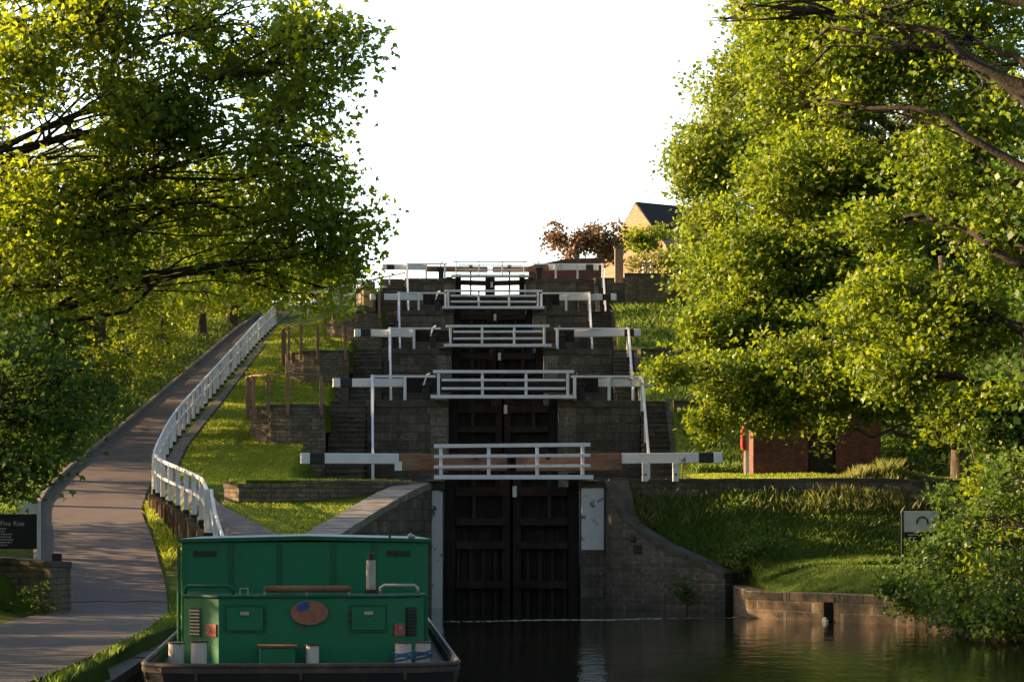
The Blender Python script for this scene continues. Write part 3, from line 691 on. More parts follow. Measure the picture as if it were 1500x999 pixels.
# ------------------------------------------------------------------ white fences along the towpath
def fence(name, line, post_h, label, rails=(1.0, .55), dark=.3, pw=.12, group=None, base_drop=0.0):
    f = empty(name, line[0], label=label, cat='fence', group=group); parts = []
    for i, p in enumerate(line):
        p = Vector(p); ry = .04*noise.noise((i*.7, 2, 1))
        parts.append(MB().box(p.x-pw/2+ry, p.x+pw/2+ry, p.y-pw/2, p.y+pw/2, p.z-.02, p.z+post_h+.03*noise.noise((i*1.3,5,5))).build('post', 'white', bevel=.012))
        if dark: parts.append(MB().box(p.x-pw/2+ry-.01, p.x+pw/2+ry+.01, p.y-pw/2-.01, p.y+pw/2+.01, p.z-dark-base_drop, p.z-.02).build('post_foot', 'black'))
    for h_ in rails:
        for a_, b_ in zip(line[:-1], line[1:]):
            a_ = Vector(a_) + Vector((0,-.0,post_h*h_)); b_ = Vector(b_)+Vector((0,0,post_h*h_))
            parts.append(MB().bar(a_, b_, .07, .10 if h_ > .9 else .08).build('rail', 'white_worn' if h_ < .9 else 'white', bevel=.01))
    world_parent(f, parts); return f
line = []
y = 87.0
while y < 152:
    line.append((float(XF(y)), y, float(zp(y))+.12)); y += 1.75
fence('white_fence', line, 1.12, 'long white post and rail fence climbing beside the ramped towpath', (1.0, .55), .25)
line = []
for i in range(9):
    t = i/8; y = 86.9 + (69.2-86.9)*t
    line.append((float(XF(y))+.05, y, 3.95 + (2.75-3.95)*t))
line[-1] = (line[-1][0], line[-1][1], 2.55)
fence('white_fence', line, 1.15, 'short white fence bending down over upright timber sleepers near the boat', (.97, .5), .45, .13)
p0 = Vector(line[-1]) ; p1 = W(-7.3, 65.0, 1.2)
fence('white_fence', [tuple(p0+Vector((.12,-.25,0))), tuple(p0.lerp(p1,.5)), tuple(p1)], 1.15, 'last sloping bay of white railing dropping behind the green boat', (.97, .5), .2, .13)
# upright sleepers
for i in range(46):
    y = 85.6 - i*.36; zt = float(np.interp(y, [69, 86], [2.55, 3.75])) + rr.uniform(-.12, .1)
    x = float(XF(y)) - .12 + rr.uniform(-.03, .03)
    o = MB().box(-.1, .1, -.12, .12, 0, zt-float(zp(y))+.3).build('sleeper', 'sleeper', bevel=.015); o.location = (x, y, float(zp(y))-.3); o.rotation_euler = (rr.uniform(-.02,.02), rr.uniform(-.03,.03), rr.uniform(-.2,.2))
    tag(o, 'weathered upright timber sleeper retaining the footpath below the short white fence', 'sleeper', 'upright sleepers below the short white fence')
# background railings at the crest
line = [(-11.6+i*1.4, 163.5+.3*i, 16.6+.35*i) for i in range(4)]
fence('crest_railing', [W(-12.6+i*.95, 158+i*1.2, 15.5+i*.33) for i in range(7)], 1.4, 'thin grey railing on the crest beside the topmost retaining wall', (1.0, .55), 0, .08)

# ------------------------------------------------------------------ green work boat
bp = W(-2.97, 36.0, 0)
boat = empty('work_boat', bp, YAW*-1 + R(4.0), label='green steel canal work boat moored in the foreground with its square stern towards the viewer', cat='boat')
def hull_ring(z, grow=0.0):
    pts = []
    L_ = 23.0
    for i in range(9):      # rounded port quarter to starboard quarter across the stern
        a_ = math.pi*(i/8); pts.append((-(2.28+grow)*math.copysign(abs(math.cos(a_))**.45, math.cos(a_)), .95 - (.95+grow)*abs(math.sin(a_))**.7))
    pts += [(2.32+grow, 6), (2.3+grow, 14), (1.9+grow, 19), (.9, 22), (0, L_)]
    pts += [(-.9, 22), (-1.9-grow, 19), (-2.3-grow, 14), (-2.32-grow, 6)]
    return [(x, y, z + .22*ss((y-4)/16)) for x, y in pts]
ra, rb, rc_ = hull_ring(-.5, -.25), hull_ring(.695, 0), hull_ring(.76, .0)
n = len(ra)
m = MB(); m.add(ra+rb, [(i, (i+1)%n, n+(i+1)%n, n+i) for i in range(n)] + [tuple(range(n))[::-1]]); m.build('hull', 'hull', boat)
m = MB().add(hull_ring(.6, -.05), [tuple(range(n))]); m.build('deck', 'deck_wood', boat)
m = MB(); inn = hull_ring(.77, -.07); m.add(hull_ring(.70, .012)+hull_ring(.77, .012)+inn+hull_ring(.60, -.07), [(j*n+i, j*n+(i+1)%n, (j+1)*n+(i+1)%n, (j+1)*n+i) for j in range(3) for i in range(n)])
m.build('bulwark', 'rim_metal', boat)
m = MB(); rg = hull_ring(.80, -.02); m.tube([Vector(p) for p in rg]+[Vector(rg[0])], .042, 8, cap=False); m.build('gunwale_rail', 'rim_metal', boat, smooth=True)
for i in range(10):
    q_ = Vector(rg[[1,3,5,7,9,10,17,16,4,8][i] % n]); MB().box(q_.x-.02, q_.x+.02, q_.y-.03, q_.y+.03, .6, .8).build('stanchion', 'rim_metal', boat)
# after box with chamfered corners
y0 = 3.45; hw = 1.3; ow = 1.87
poly = [(-hw, y0), (hw, y0), (ow, y0+.62), (ow, 5.65), (-ow, 5.65), (-ow, y0+.62)]
ab = MB().prism(poly, .6, 1.66).build('engine_casing', 'green_paint', boat, bevel=.012)
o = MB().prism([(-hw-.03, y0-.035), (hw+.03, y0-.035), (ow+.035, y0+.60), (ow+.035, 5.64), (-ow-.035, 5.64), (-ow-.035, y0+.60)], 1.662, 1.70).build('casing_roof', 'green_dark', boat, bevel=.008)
def hatch(x0, x1, z0, z1):
    h_ = MB().box(x0, x1, y0-.035, y0-.003, z0, z1).build('locker_door', 'green_paint', ab, bevel=.006)
    fr = MB()
    for a_, b_ in (((x0-.03, z0-.03),(x1+.03, z0-.005)), ((x0-.03, z1+.005),(x1+.03, z1+.035)), ((x0-.03, z0),(x0-.006, z1)), ((x1+.006, z0),(x1+.03, z1))):
        fr.box(a_[0], b_[0], y0-.028, y0-.002, a_[1], b_[1])
    fr.build('door_frame', 'green_dark', ab)
    MB().box((x0+x1)/2-.07, (x0+x1)/2+.07, y0-.06, y0-.036, z1-.13, z1-.07).build('door_handle', 'steel', ab, bevel=.01)
    for zz in (z0+.1, z1-.14): MB().cyl(x1+.03 if x0 < 0 else x0-.03, y0-.03, zz, zz+.07, .014, 8).build('hinge', 'black_iron', ab)
hatch(-1.18, -.62, 1.16, 1.52); hatch(.74, 1.26, 1.16, 1.52)
for k_, (sx, cz) in enumerate(((-1, 1.3), (1, 1.3))):     # louvres on the chamfers
    ca, cb = Vector((sx*hw, y0, 0)), Vector((sx*ow, y0+.62, 0)); dch = (cb-ca).normalized(); nch = Vector((sx*dch.y*sx, -abs(dch.x), 0)) if False else Vector((dch.y*(1 if sx>0 else -1), -abs(dch.x), 0)).normalized()
    lv = MB()
    for i in range(8):
        z_ = 1.09 + i*.052; a_ = ca + dch*.42 + nch*.02; b_ = ca + dch*.66 + nch*.02
        lv.bar(a_+Vector((0,0,z_)), b_+Vector((0,0,z_)), .045, .02)
    lv.build('louvre', 'steel' if sx < 0 else 'black_iron', ab)
    lb = MB().bar(ca+dch*.42+nch*.006+Vector((0,0,1.27)), ca+dch*.66+nch*.006+Vector((0,0,1.27)), .01, .46).build('vent_backing', 'black_iron', ab)
    pa = ca+dch*(.05 if sx < 0 else .13)+nch*.012; pb = ca+dch*(.3 if sx < 0 else .37)+nch*.012
    MB().bar(pa+Vector((0,0,1.16)), pb+Vector((0,0,1.16)), .012, .19).build('warning_plate', 'red_dull', ab)
    pm = pa.lerp(pb, .5)+nch*.009
    MB().bar(pm+Vector((-.05*1,0,1.12)), pm+Vector((.03,-.0,1.21)), .006, .022).build('plate_mark', 'lettering', ab)
# oval plaque
m = MB(); pts = [(.29*math.cos(2*math.pi*i/32), .19*math.sin(2*math.pi*i/32)) for i in range(32)]
m.add([(x+.09, y0-.05, z+1.48-.05) for x, z in pts]+[(x+.09, y0-.004, z+1.48-.05) for x, z in pts], [tuple(range(32)), tuple(range(32, 64))[::-1]]+[(i, 32+i, 32+(i+1)%32, (i+1)%32) for i in range(32)])
pq = m.build('oval_plaque', 'rust_pale', boat, bevel=.006)
m = MB(); bl = [(-.19,.12),(-.1,.165),(-.0,.178),(.0,.08),(-.05,.03),(-.13,.02),(-.2,.05)]
m.add([(x+.09, y0-.055, z+1.43) for x, z in bl]+[(x+.09, y0-.0505, z+1.43) for x, z in bl], [tuple(range(7)), tuple(range(7,14))[::-1]]+[(i, 7+i, 7+(i+1)%7, (i+1)%7) for i in range(7)]); m.build('blue_paint_patch', 'blue', pq)
# fittings on the casing roof
hr = MB(); hr.bar((-.62, y0+.25, 1.79), (.74, y0+.25, 1.79), .32, .09); hr = hr.build('hatch_slide', 'rust', boat, bevel=.04)
for x in (-.6, .05, .7): MB().box(x-.02, x+.02, y0+.15, y0+.3, 1.70, 1.75).build('hatch_foot', 'steel', hr)
for x0, x1, mt in ((-1.85, -1.1, 'green_dark'), (1.2, 1.78, 'steel')):
    MB().tube([(x0, y0+.7, 1.7), (x0, y0+.7, 1.79), (x0+.05, y0+.7, 1.83), (x1-.05, y0+.7 if x0 > 0 else y0+.35, 1.83), (x1, y0+.7 if x0 > 0 else y0+.35, 1.79), (x1, y0+.7 if x0 > 0 else y0+.35, 1.7)], .028, 8).build('grab_rail', mt, boat, smooth=True)
MB().tube([(-.98,y0+.2,1.7),(-.98,y0+.2,1.8),(-.86,y0+.2,1.8),(-.86,y0+.2,1.7)], .012, 6).build('roof_ring', 'steel', boat)
ex = MB().cyl(1.05, y0+1.0, 1.7, 2.22, .078, 18).build('exhaust_stack', 'steel', boat, smooth=False)
MB().cyl(1.05, y0+1.0, 2.222, 2.33, .05, 14).build('exhaust_tip', 'black_iron', ex)
MB().cyl(1.05, y0+1.0, 1.7, 1.76, .14, 14).build('stack_collar', 'black_iron', ex)
# tall fore box
fy = 5.7; fw = 2.0
poly = [(-fw, fy), (fw, fy), (fw, 13.0), (-fw, 13.0)]
tb = MB().prism(poly, .62, 2.50).build('hold_casing', 'green_paint', boat, bevel=.012)
m = MB(); m.add([(-fw-.06,fy-.06,2.49),(0,fy-.06,2.53),(fw+.06,fy-.06,2.49),(fw+.06,13.05,2.49),(0,13.05,2.53),(-fw-.06,13.05,2.49),
   (-fw-.06,fy-.06,2.55),(0,fy-.06,2.60),(fw+.06,fy-.06,2.55),(fw+.06,13.05,2.55),(0,13.05,2.60),(-fw-.06,13.05,2.55)],
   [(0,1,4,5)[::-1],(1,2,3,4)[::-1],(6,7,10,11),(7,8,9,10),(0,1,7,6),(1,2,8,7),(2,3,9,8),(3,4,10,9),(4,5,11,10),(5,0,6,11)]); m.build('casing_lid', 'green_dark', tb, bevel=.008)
for x in (-1.2, -.42, .46, 1.12): MB().box(x-.025, x+.025, fy-.028, fy-.002, 1.72, 2.48).build('seam_strip', 'green_dark', tb)
for x in (-1.62, 1.52):
    v_ = MB()
    for i in range(4): v_.box(x-.19+i*.1, x-.19+i*.1+.075, fy-.02, fy-.002, 2.27, 2.36)
    v_.build('vent_slot', 'black_iron', tb)
MB().tube([(-fw-.04,fy-.08,.62),(-fw-.04,fy-.08,2.42)], .028, 8).build('corner_pipe', 'green_dark', tb)
MB().cyl(1.38, fy+.15, 2.56, 2.66, .02, 8).build('lid_pin', 'black_iron', tb)
bmh = MB().tube([(1.68, fy+.2, 2.58), (1.72, fy+.2, 2.60), (1.8, fy+.2, 2.58)], [.03,.05,.02], 8).build('lid_shackle', 'steel', tb, smooth=True)
lk = MB().box(-.66, -.12, 2.9, 3.3, .6, .92).build('deck_locker', 'green_paint', boat, bevel=.012)
MB().box(-.69, -.09, 2.87, 3.32, .922, .955).build('locker_lid', 'rust', lk, bevel=.008)
for i, (x, y, h_, r_) in enumerate(((.14,3.05,.34,.1), (-1.95,3.5,.36,.12), (-1.58,3.0,.40,.12), (1.52,2.95,.38,.125), (1.84,3.45,.36,.12))):
    b_ = MB().cyl(x, y, .6, .6+h_, r_, 18).build('bollard', 'bollard_white', boat)
    MB().cyl(x, y, .6+h_+.001, .6+h_+.022, r_+.015, 18).build('bollard_cap', 'rim_metal', b_)
    if i >= 3:
        rp = []
        for q_ in range(40): a_ = q_*.7; rp.append((x+(r_+.02)*math.cos(a_), y+(r_+.02)*math.sin(a_), .72 + q_*.0034+.02*math.sin(q_*.9)))
        MB().tube(rp, .016, 5).build('rope_turns', 'rope', b_)
# ------------------------------------------------------------------ signs, hut, house
sg = empty('notice_board', W(-12.7, 64.0, 1.9), -YAW, label='black notice board with pale lettering on a slim white post behind the dark left-hand wall', cat='sign')
SX = .88
MB().box(-.95, SX-.06, -.03, .03, .25, 1.12).build('board', 'sign_black', sg, bevel=.01)
MB().box(.35, SX-.06, -.034, .03, 1.125, 1.42).build('header_panel', 'sign_white', sg, bevel=.01)
MB().box(SX-.05, SX+.03, -.04, .04, -.05, 1.42).build('post', 'sign_white', sg)
MB().box(-.98, -.9, -.04, .04, -.05, 1.3).build('post', 'sign_white', sg)
def text(body, size, loc, parent, mat='lettering', name='lettering', align='CENTER'):
    cu = bpy.data.curves.new(name, 'FONT'); cu.body = body; cu.size = size; cu.align_x = align; cu.extrude = .002
    o = bpy.data.objects.new(name, cu); C.objects.link(o)
    dg = bpy.context.evaluated_depsgraph_get(); me = bpy.data.meshes.new_from_object(o.evaluated_get(dg)); bpy.data.objects.remove(o)
    me.materials.clear(); me.materials.append(M[mat]); o = bpy.data.objects.new(name, me); C.objects.link(o)
    o.parent = parent; o.location = loc; o.rotation_euler = (R(90), 0, 0); return o
text('Bingley Five Rise', .17, (-.05, -.036, .83), sg)
for i, w_ in enumerate((.10, .06, .24, .22, .26, .22, .12)):
    m = MB(); x = -w_ ; zz = .74 - i*.068
    r2 = random.Random(i)
    while x < w_: 
        d_ = r2.uniform(.02,.06); m.box(-.02+x, -.02+min(w_, x+d_), -.034, -.031, zz, zz+.028); x += d_+.018
    m.build('small_print', 'lettering', sg)
wall_strip('boundary_wall', [lw(-16,62.5), lw(-12.4,61.4), lw(-10.9,60.4), lw(-10.65,61.8)], .45, [1.98,1.98,1.9,1.86], .3, 'rubble', 'coping_dark', .14, .03,
   'dark garden wall at the towpath edge in front of the notice board', 'wall')
o = MB().box(-.11,.11,-.1,.1,0,.55).build('bollard_post', 'black', bevel=.02); o.location = W(-10.95, 61.6, 1.52); tag(o, 'stubby black post at the end of the garden wall', 'post')
MB().cyl(.06, -.05, .552, .6, .022, 8).build('cap_white', 'sign_white', o)  # small white cylinder on the post top

s2 = empty('information_sign', W(11.42, 71.4, 2.36), -YAW, label='white sign panel with arch emblem half hidden by leaves on the wooded bank', cat='sign')
MB().box(-.5, .5, -.03, .03, .18, .76).build('panel', 'sign_white', s2, bevel=.01)
MB().box(-.47, .5, -.028, .03, -.06, .175).build('lower_panel', 'sign_black', s2, bevel=.01)
MB().box(-.56, -.51, -.05, .05, -1.6, .76).build('post', 'black', s2)
MB().box(.51, .56, -.05, .05, -1.6, .76).build('post', 'black', s2)
pts = [( .02+.15*math.cos(a_), -.04, .45+.15*math.sin(a_)) for a_ in np.linspace(-.3, math.pi+.3, 18)]
MB().tube(pts, .022, 5).build('arch_emblem', 'sign_black', s2)
pts = [( .32+.09*math.cos(a_), -.04, .36+.09*math.sin(a_)) for a_ in np.linspace(0.2, math.pi, 10)]
MB().tube(pts, .014, 5).build('arch_emblem', 'sign_black', s2)
for i, w_ in enumerate((.3, .22)):
    MB().box(-.38, -.38+w_, -.034, -.03, .09-.08*i, .12-.08*i).build('small_print', 'lettering', s2)
wall_strip('boundary_wall', [lw(12.35,84.9), lw(13.4,84.2), lw(15.5,83.2)], .45, [4.1,3.9,3.7], 1.0, 'rubble', 'coping_dark', .14, .03,
   'grey rubble wall running behind the white sign under the leaves', 'wall')

hut = empty('brick_hut', W(10.9, 92.0, 4.45), -YAW, label='small red brick lock hut with an open dark doorway under the leaning branches', cat='hut')
def hut_front():
    m = MB(); x0, x1, d0, d1 = -2.23, 2.35, -.25, .75; h_ = 2.7
    m.box(x0, d0, 0, .28, -.3, h_); m.box(d1, x1, 0, .28, -.3, h_); m.box(d0, d1, 0, .28, 2.05, h_)
    m.box(x0, x0+.28, .281, 4.0, -.3, h_); m.box(x1-.28, x1, .281, 4.0, -.3, h_); m.box(x0+.281, x1-.281, 3.72, 4.0, -.3, h_)
    return m
hut_front().build('wall', 'red_brick', hut)
MB().box(-.4, .9, -.02, .3, 2.0, 2.2).build('lintel', 'coping', hut)
MB().add([(-2.5,-.3,2.7),(2.6,-.3,2.7),(2.6,4.3,2.7),(-2.5,4.3,2.7),(-2.5,2,4.0),(2.6,2,4.0)], [(0,3,2,1),(0,1,5,4),(2,3,4,5),(0,4,3),(1,2,5)]).build('roof', 'slate', hut)
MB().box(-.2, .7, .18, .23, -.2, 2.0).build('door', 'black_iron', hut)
lb = empty('lifebuoy_cabinet', W(8.38, 91.5, 4.5), -YAW, label='red lifebuoy cabinet on a slim post at the sunny corner of the brick hut', cat='lifebuoy box')
MB().box(-.05, .09, -.03, .03, -.1, 1.9).build('post', 'white', lb)
m = MB(); prof = [(-.19,1.02),(-.15,.9),(-.02,.86),(-.02,1.72),(-.12,1.72),(-.19,1.6)]
m.add([(x,-.28,z) for x, z in prof]+[(x,.28,z) for x, z in prof], [tuple(range(6)), tuple(range(6,12))[::-1]]+[(i, 6+i, 6+(i+1)%6, (i+1)%6) for i in range(6)]); m.build('cabinet', 'red', lb, bevel=.02)

hs_ = empty('stone_house', W(9.6, 199, 18.2), R(36), label='stone house with sunlit gable and dark slate roof on the hilltop among shrubs', cat='house')
GW, HL, EV, AP = 3.8, 9, 5.6, 9.3
m = MB().add([(0,-GW,-1),(HL,-GW,-1),(HL,GW,-1),(0,GW,-1),(0,-GW,EV),(HL,-GW,EV),(HL,GW,EV),(0,GW,EV),(0,0,AP),(HL,0,AP)],
   [(0,3,2,1),(0,1,5,4),(2,3,7,6),(0,4,8,7,3),(1,2,6,9,5),(4,5,9,8),(6,7,8,9)]); m.build('wall', 'sand_stone', hs_)
for sy in (-1, 1):
    m = MB(); ov = .08
    a_ = [(0.02, sy*(GW+ov), EV-.28), (HL+.2, sy*(GW+ov), EV-.28), (HL+.2, 0, AP+.02), (0.02, 0, AP+.02)]
    m.add(a_+[(x, y, z+.16) for x, y, z in a_], [(0,1,2,3)[::-1],(4,5,6,7),(0,1,5,4),(1,2,6,5),(2,3,7,6),(3,0,4,7)]); m.build('roof', 'slate', hs_)
MB().box(7.6, 8.5, -.45, .45, AP-.6, AP+1.5).build('chimney', 'sand_stone', hs_)
w_ = MB().box(-.05, .05, -1.9, -.9, 3.4, 4.8).build('window_frame', 'white', hs_); MB().box(-.06, -.052, -1.8, -1.0, 3.5, 4.7).build('pane', 'glass_dark', w_)
w_ = MB().box(3, 4.2, -GW-.04, -GW+.05, 2.2, 3.7).build('window_frame', 'white', hs_); MB().box(3.1, 4.1, -GW-.05, -GW-.042, 2.3, 3.6).build('pane', 'glass_dark', w_)

# ------------------------------------------------------------------ foliage
LEAF8 = np.array([(0,0,0),(.30,.10,-.05),(.52,.42,-.12),(.20,.52,-.02),(0,1.0,-.10),(-.20,.52,-.02),(-.52,.42,-.12),(-.30,.10,-.05)])
LEAF4 = np.array([(0,0,0),(.42,.45,-.1),(0,1.0,-.05),(-.42,.45,-.1)])
def leaf_verts(P, rng, size, tmpl, out=None, up=.75, rnd=.9, droop=.35):
    n = len(P)
    nrm = rng.normal(0, rnd, (n,3)); nrm[:,2] += up; nrm /= np.linalg.norm(nrm, axis=1, keepdims=True)
    d = rng.normal(0, 1, (n,3)); d[:,2] -= droop
    if out is not None: d += out*.8
    d -= nrm*np.sum(d*nrm, 1, keepdims=True); d /= np.linalg.norm(d, axis=1, keepdims=True)+1e-9
    s = np.cross(d, nrm); sz = size*rng.uniform(.6, 1.25, n)[:,None,None]
    t = tmpl[None]
    v = P[:,None,:] + sz*(t[:,:,0:1]*s[:,None,:] + t[:,:,1:2]*d[:,None,:] + t[:,:,2:3]*nrm[:,None,:])
    return v.reshape(-1,3), np.arange(n*len(tmpl)).reshape(-1, len(tmpl))
def bez(p, n=8):
    a, b, c, d = p; out = []
    for i in range(n+1):
        t = i/n; u = 1-t; out.append(a*u**3 + b*3*u*u*t + c*3*u*t*t + d*t**3)
    return out
def lump(P, f, seed):
    r = np.random.default_rng(seed); a = r.normal(0, f, (5,3)); ph = r.uniform(0, 6.28, 5)
    return np.mean(np.sin(P@a.T + ph), 1)
def plant(name, base, trunk_top, trunk_r, clusters, leaf, label, cat='tree', group=None, leaf_size=.15, per=16, tmpl=LEAF8, spray=.55, seed=1, bark='bark', gap=-.12, sub=9, limb_r=.5, up=.85, flat=.36, kind=None, twigs=True, bare=0.0, lf=.45, dens=1.0):
    """clusters: (centre, radii, sprays). A tapered trunk, limbs to each cluster, branches, twigs and leaf sprays."""
    rng = np.random.default_rng(seed); base = Vector(base); top = Vector(trunk_top)
    root = empty(name, base, label=label, cat=cat, group=group)
    if kind: root['kind'] = kind
    wd = MB(); ax = []
    nseg = 7
    for i in range(nseg+1):
        t = i/nseg; p = base.lerp(top, t) + Vector((math.sin(t*5+seed)*.18*t, math.cos(t*4+seed*2)*.18*t, 0)); ax.append(p)
    wd.tube([ax[0]-Vector((0,0,.3))]+ax, [trunk_r*1.45]+[trunk_r*(1.25 if i == 0 else 1-.62*i/nseg) for i in range(nseg+1)], 9)
    allP, allO, allV = [], [], []
    tw = MB()
    for ci, (cc, rad, ns) in enumerate(clusters):
        ns = int(ns*dens)
        cc = np.array(cc, float); rad = np.array(rad, float)
        cv = Vector(cc)
        # limb from the trunk
        hz = cv.z - .35*(cv.xy - top.xy).length
        j = min(range(nseg+1), key=lambda i: abs(ax[i].z-hz)); s0 = ax[max(1, j)]
        m1 = s0.lerp(cv, .35) + Vector((rng.normal(0,.25), rng.normal(0,.25), .12*(cv-s0).length)); m2 = s0.lerp(cv, .7) + Vector((rng.normal(0,.25), rng.normal(0,.25), .12*(cv-s0).length))
        lr = min(trunk_r*.6, trunk_r*limb_r*(.5+.5*min(1, max(rad)/3)))
        limb = [s0, m1, m2, cv]; lb_ = bez(limb, 9); lb_ = [q_ + Vector(rng.normal(0, .018, 3))*(cv-s0).length*(0 < i_ < 9) for i_, q_ in enumerate(lb_)]; wd.tube(lb_, [lr*(1-.72*i_/9) for i_ in range(10)], 7); limb = [lb_[0], lb_[3], lb_[6], lb_[9]]
        # nodes
        nodes = []
        for q in range(max(3, ns//sub)):
            dv = rng.normal(0, 1, 3); dv /= np.linalg.norm(dv); r_ = rng.uniform(.35, .85)
            nd = Vector(cc + dv*rad*r_); b0 = limb[1].lerp(limb[2], rng.uniform(0,1)) if rng.random() < .35 else limb[2].lerp(limb[3], rng.uniform(.2,1))
            md = b0.lerp(nd, .5) + Vector(rng.normal(0, .12, 3))*(nd-b0).length + Vector((0,0,.08*(nd-b0).length))
            bb_ = bez([b0, b0.lerp(md, .7), md.lerp(nd, .3)+Vector(rng.normal(0,.06,3))*(nd-b0).length, nd], 4); wd.tube(bb_, [lr*.24+.012, lr*.2+.010, lr*.14+.01, lr*.08+.01, .010], 4); nodes.append(nd)
        ndn = np.array(nodes)
        # sprays: mostly near the shell, thinned by a lumpy field so that gaps show
        dv = rng.normal(0, 1, (ns*3, 3)); dv /= np.linalg.norm(dv, axis=1, keepdims=True)
        r_ = rng.uniform(.12, 1, ns*3)**.42; P = cc + dv*rad*r_[:,None]*(1+.42*lump(dv*2.2, 1.5, seed+ci)[:,None])
        keep = lump(P, lf*2.2/ max(.6, spray*1.6), seed*7+ci) > gap; P = P[keep][:ns]; dv = dv[keep][:ns]
        for q in range(len(P)):
            i = int(np.argmin(np.sum((ndn-P[q])**2, 1))); nd = nodes[i]; p = Vector(P[q]); 
            if twigs and rng.random() < .8: 
                e = (p-nd); ln_ = e.length
                if ln_ > .05 and ln_ < 3.5: tw.tube([nd, nd.lerp(p,.5)+Vector(rng.normal(0,.1,3))*ln_, p], [.014, .009, .004], 3, cap=False)
        k_ = max(1, per); n_ = len(P)
        dirs = dv + rng.normal(0,.6,(n_,3)); dirs[:,2] = dirs[:,2]*.6 - .18; dirs /= np.linalg.norm(dirs, axis=1, keepdims=True)
        tt = rng.uniform(-.55, .4, (n_, k_, 1)); off_ = rng.normal(0, spray*.44, (n_, k_, 3)); off_[:,:,2] *= flat
        Q = P[:,None,:] + dirs[:,None,:]*tt*spray + off_
        sv = np.clip(.5 + .28*lump(P, .5, seed*3) + rng.normal(0,.16,n_), 0, 1)
        allP.append(Q.reshape(-1,3)); allO.append(np.repeat(dirs, k_, 0)); allV.append(np.clip(np.repeat(sv, k_)+rng.normal(0,.14,n_*k_), 0, 1))
    P = np.concatenate(allP); O = np.concatenate(allO); V = np.concatenate(allV)
    # no leaf below the ground or the water
    if bare: 
        kk = rng.random(len(P)) > bare; P, O, V = P[kk], O[kk], V[kk]
    kk = P[:,2] > .12; P, O, V = P[kk], O[kk], V[kk]
    v, f = leaf_verts(P, rng, leaf_size, tmpl, O, up=up)
    cr = fast_mesh('crown', v, f, leaf, None, V)
    if twigs and tw.v: wd.add(tw.v, tw.f)
    tr = wd.build('trunk', bark, smooth=True); parts = [cr, tr]
    world_parent(root, parts)
    return root
def P3(px, py, d):         # a point at depth d seen at (px, py) of the 1500-wide view
    return tuple(W((px-750)/3750*d, d, H + (764-py)/3750*d))
def CL(px, py, d, rx, ry, n, rd=None):   # cluster from apparent centre and size
    s = d/3750; return (P3(px, py, d), (rx*s, rd if rd else (rx+ry)*.5*s, ry*s), n)

# the near tree overhanging from the footpath side
plant('maple_tree', W(-12.6, 47, 1.2), W(-12.0, 48, 12.5), .42, [
    CL(60,40,46,150,110,150,1.7), CL(15,115,45,60,70,60,1.2), CL(210,25,47,140,80,95,1.5), CL(360,40,47,120,75,80,1.4), CL(470,85,46,85,110,75,1.2), CL(120,190,46,160,90,150,1.6),
    CL(300,165,47,150,80,130,1.6), CL(430,210,46,95,95,90,1.3), CL(500,235,46,58,40,28,.8), CL(40,320,46,110,90,90,1.5), CL(190,310,47,140,80,105,1.6),
    CL(330,290,48,120,75,85,1.5), CL(450,310,47,85,70,70,1.3), CL(500,360,47,50,65,45,.9), CL(90,420,46,120,70,55,1.5), CL(240,400,48,110,55,45,1.4), CL(380,390,48,95,50,42,1.3), CL(470,420,48,60,35,22,.8)],
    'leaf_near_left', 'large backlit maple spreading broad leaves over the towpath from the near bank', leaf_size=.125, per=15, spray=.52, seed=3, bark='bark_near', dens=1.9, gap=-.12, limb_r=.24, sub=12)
plant('maple_tree', W(-12.3, 41.5, .9), W(-12.4, 41.5, 6.5), .26, [
    CL(20,560,44,110,90,90,1.5), CL(80,600,44,70,60,46,1.1), CL(20,680,44,80,60,55,1.1), CL(60,500,46,110,50,50,1.2), CL(130,575,46,50,34,20,.8)],
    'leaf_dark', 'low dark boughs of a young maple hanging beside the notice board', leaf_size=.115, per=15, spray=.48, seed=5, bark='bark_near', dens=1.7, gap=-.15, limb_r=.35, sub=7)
# trees standing along the far edge of the towpath
row = [(-18.4,104,9.5,.27,'slim leaning tree with mossy trunk, first along the towpath edge'), (-17.5,110,10.5,.36,'stout trunked tree at the towpath edge beside the slim leaning one'),
       (-17.9,118,11,.30,'tree with tall straight trunk midway along the ramped towpath'), (-17.4,126,10,.26,'tree with pale trunk above the middle of the white fence'),
       (-18.2,134,10.5,.28,'tree with clumped crown on the upper towpath verge'), (-17.3,143,9.0,.24,'small spreading tree near the crest of the towpath'), (-16.6,151.5,8.0,.32,'thick low forked tree standing at the crest of the towpath')]
for i, (lat, d, h_, r_, lb_) in enumerate(row):
    b = W(lat, d, 0); b.z = G(b.x, b.y); rg_ = random.Random(i*3+1); t = b + Vector((rg_.uniform(-.6,.8), rg_.uniform(-.5,.5), h_*.72))
    cl = []
    for q in range(7):
        a_ = q*2.4 + i; zz = (2.5 if i < 2 else 2.1) + (h_-3.3)*(q/6); rr_ = 1.7*math.sin(math.pi*(.25+.6*q/6))+.3
        cl.append(((b.x+rr_*math.cos(a_)*1.25, b.y+rr_*math.sin(a_)*1.4, b.z+zz), (2.0,2.2,1.15), 60))
    plant('roadside_tree', b, t, r_, cl, 'leaf_wood', lb_, group='trees along the ramped towpath', leaf_size=.17, per=14, tmpl=LEAF4, spray=.65, seed=20+i, dens=1.8, gap=-.05, limb_r=.45)
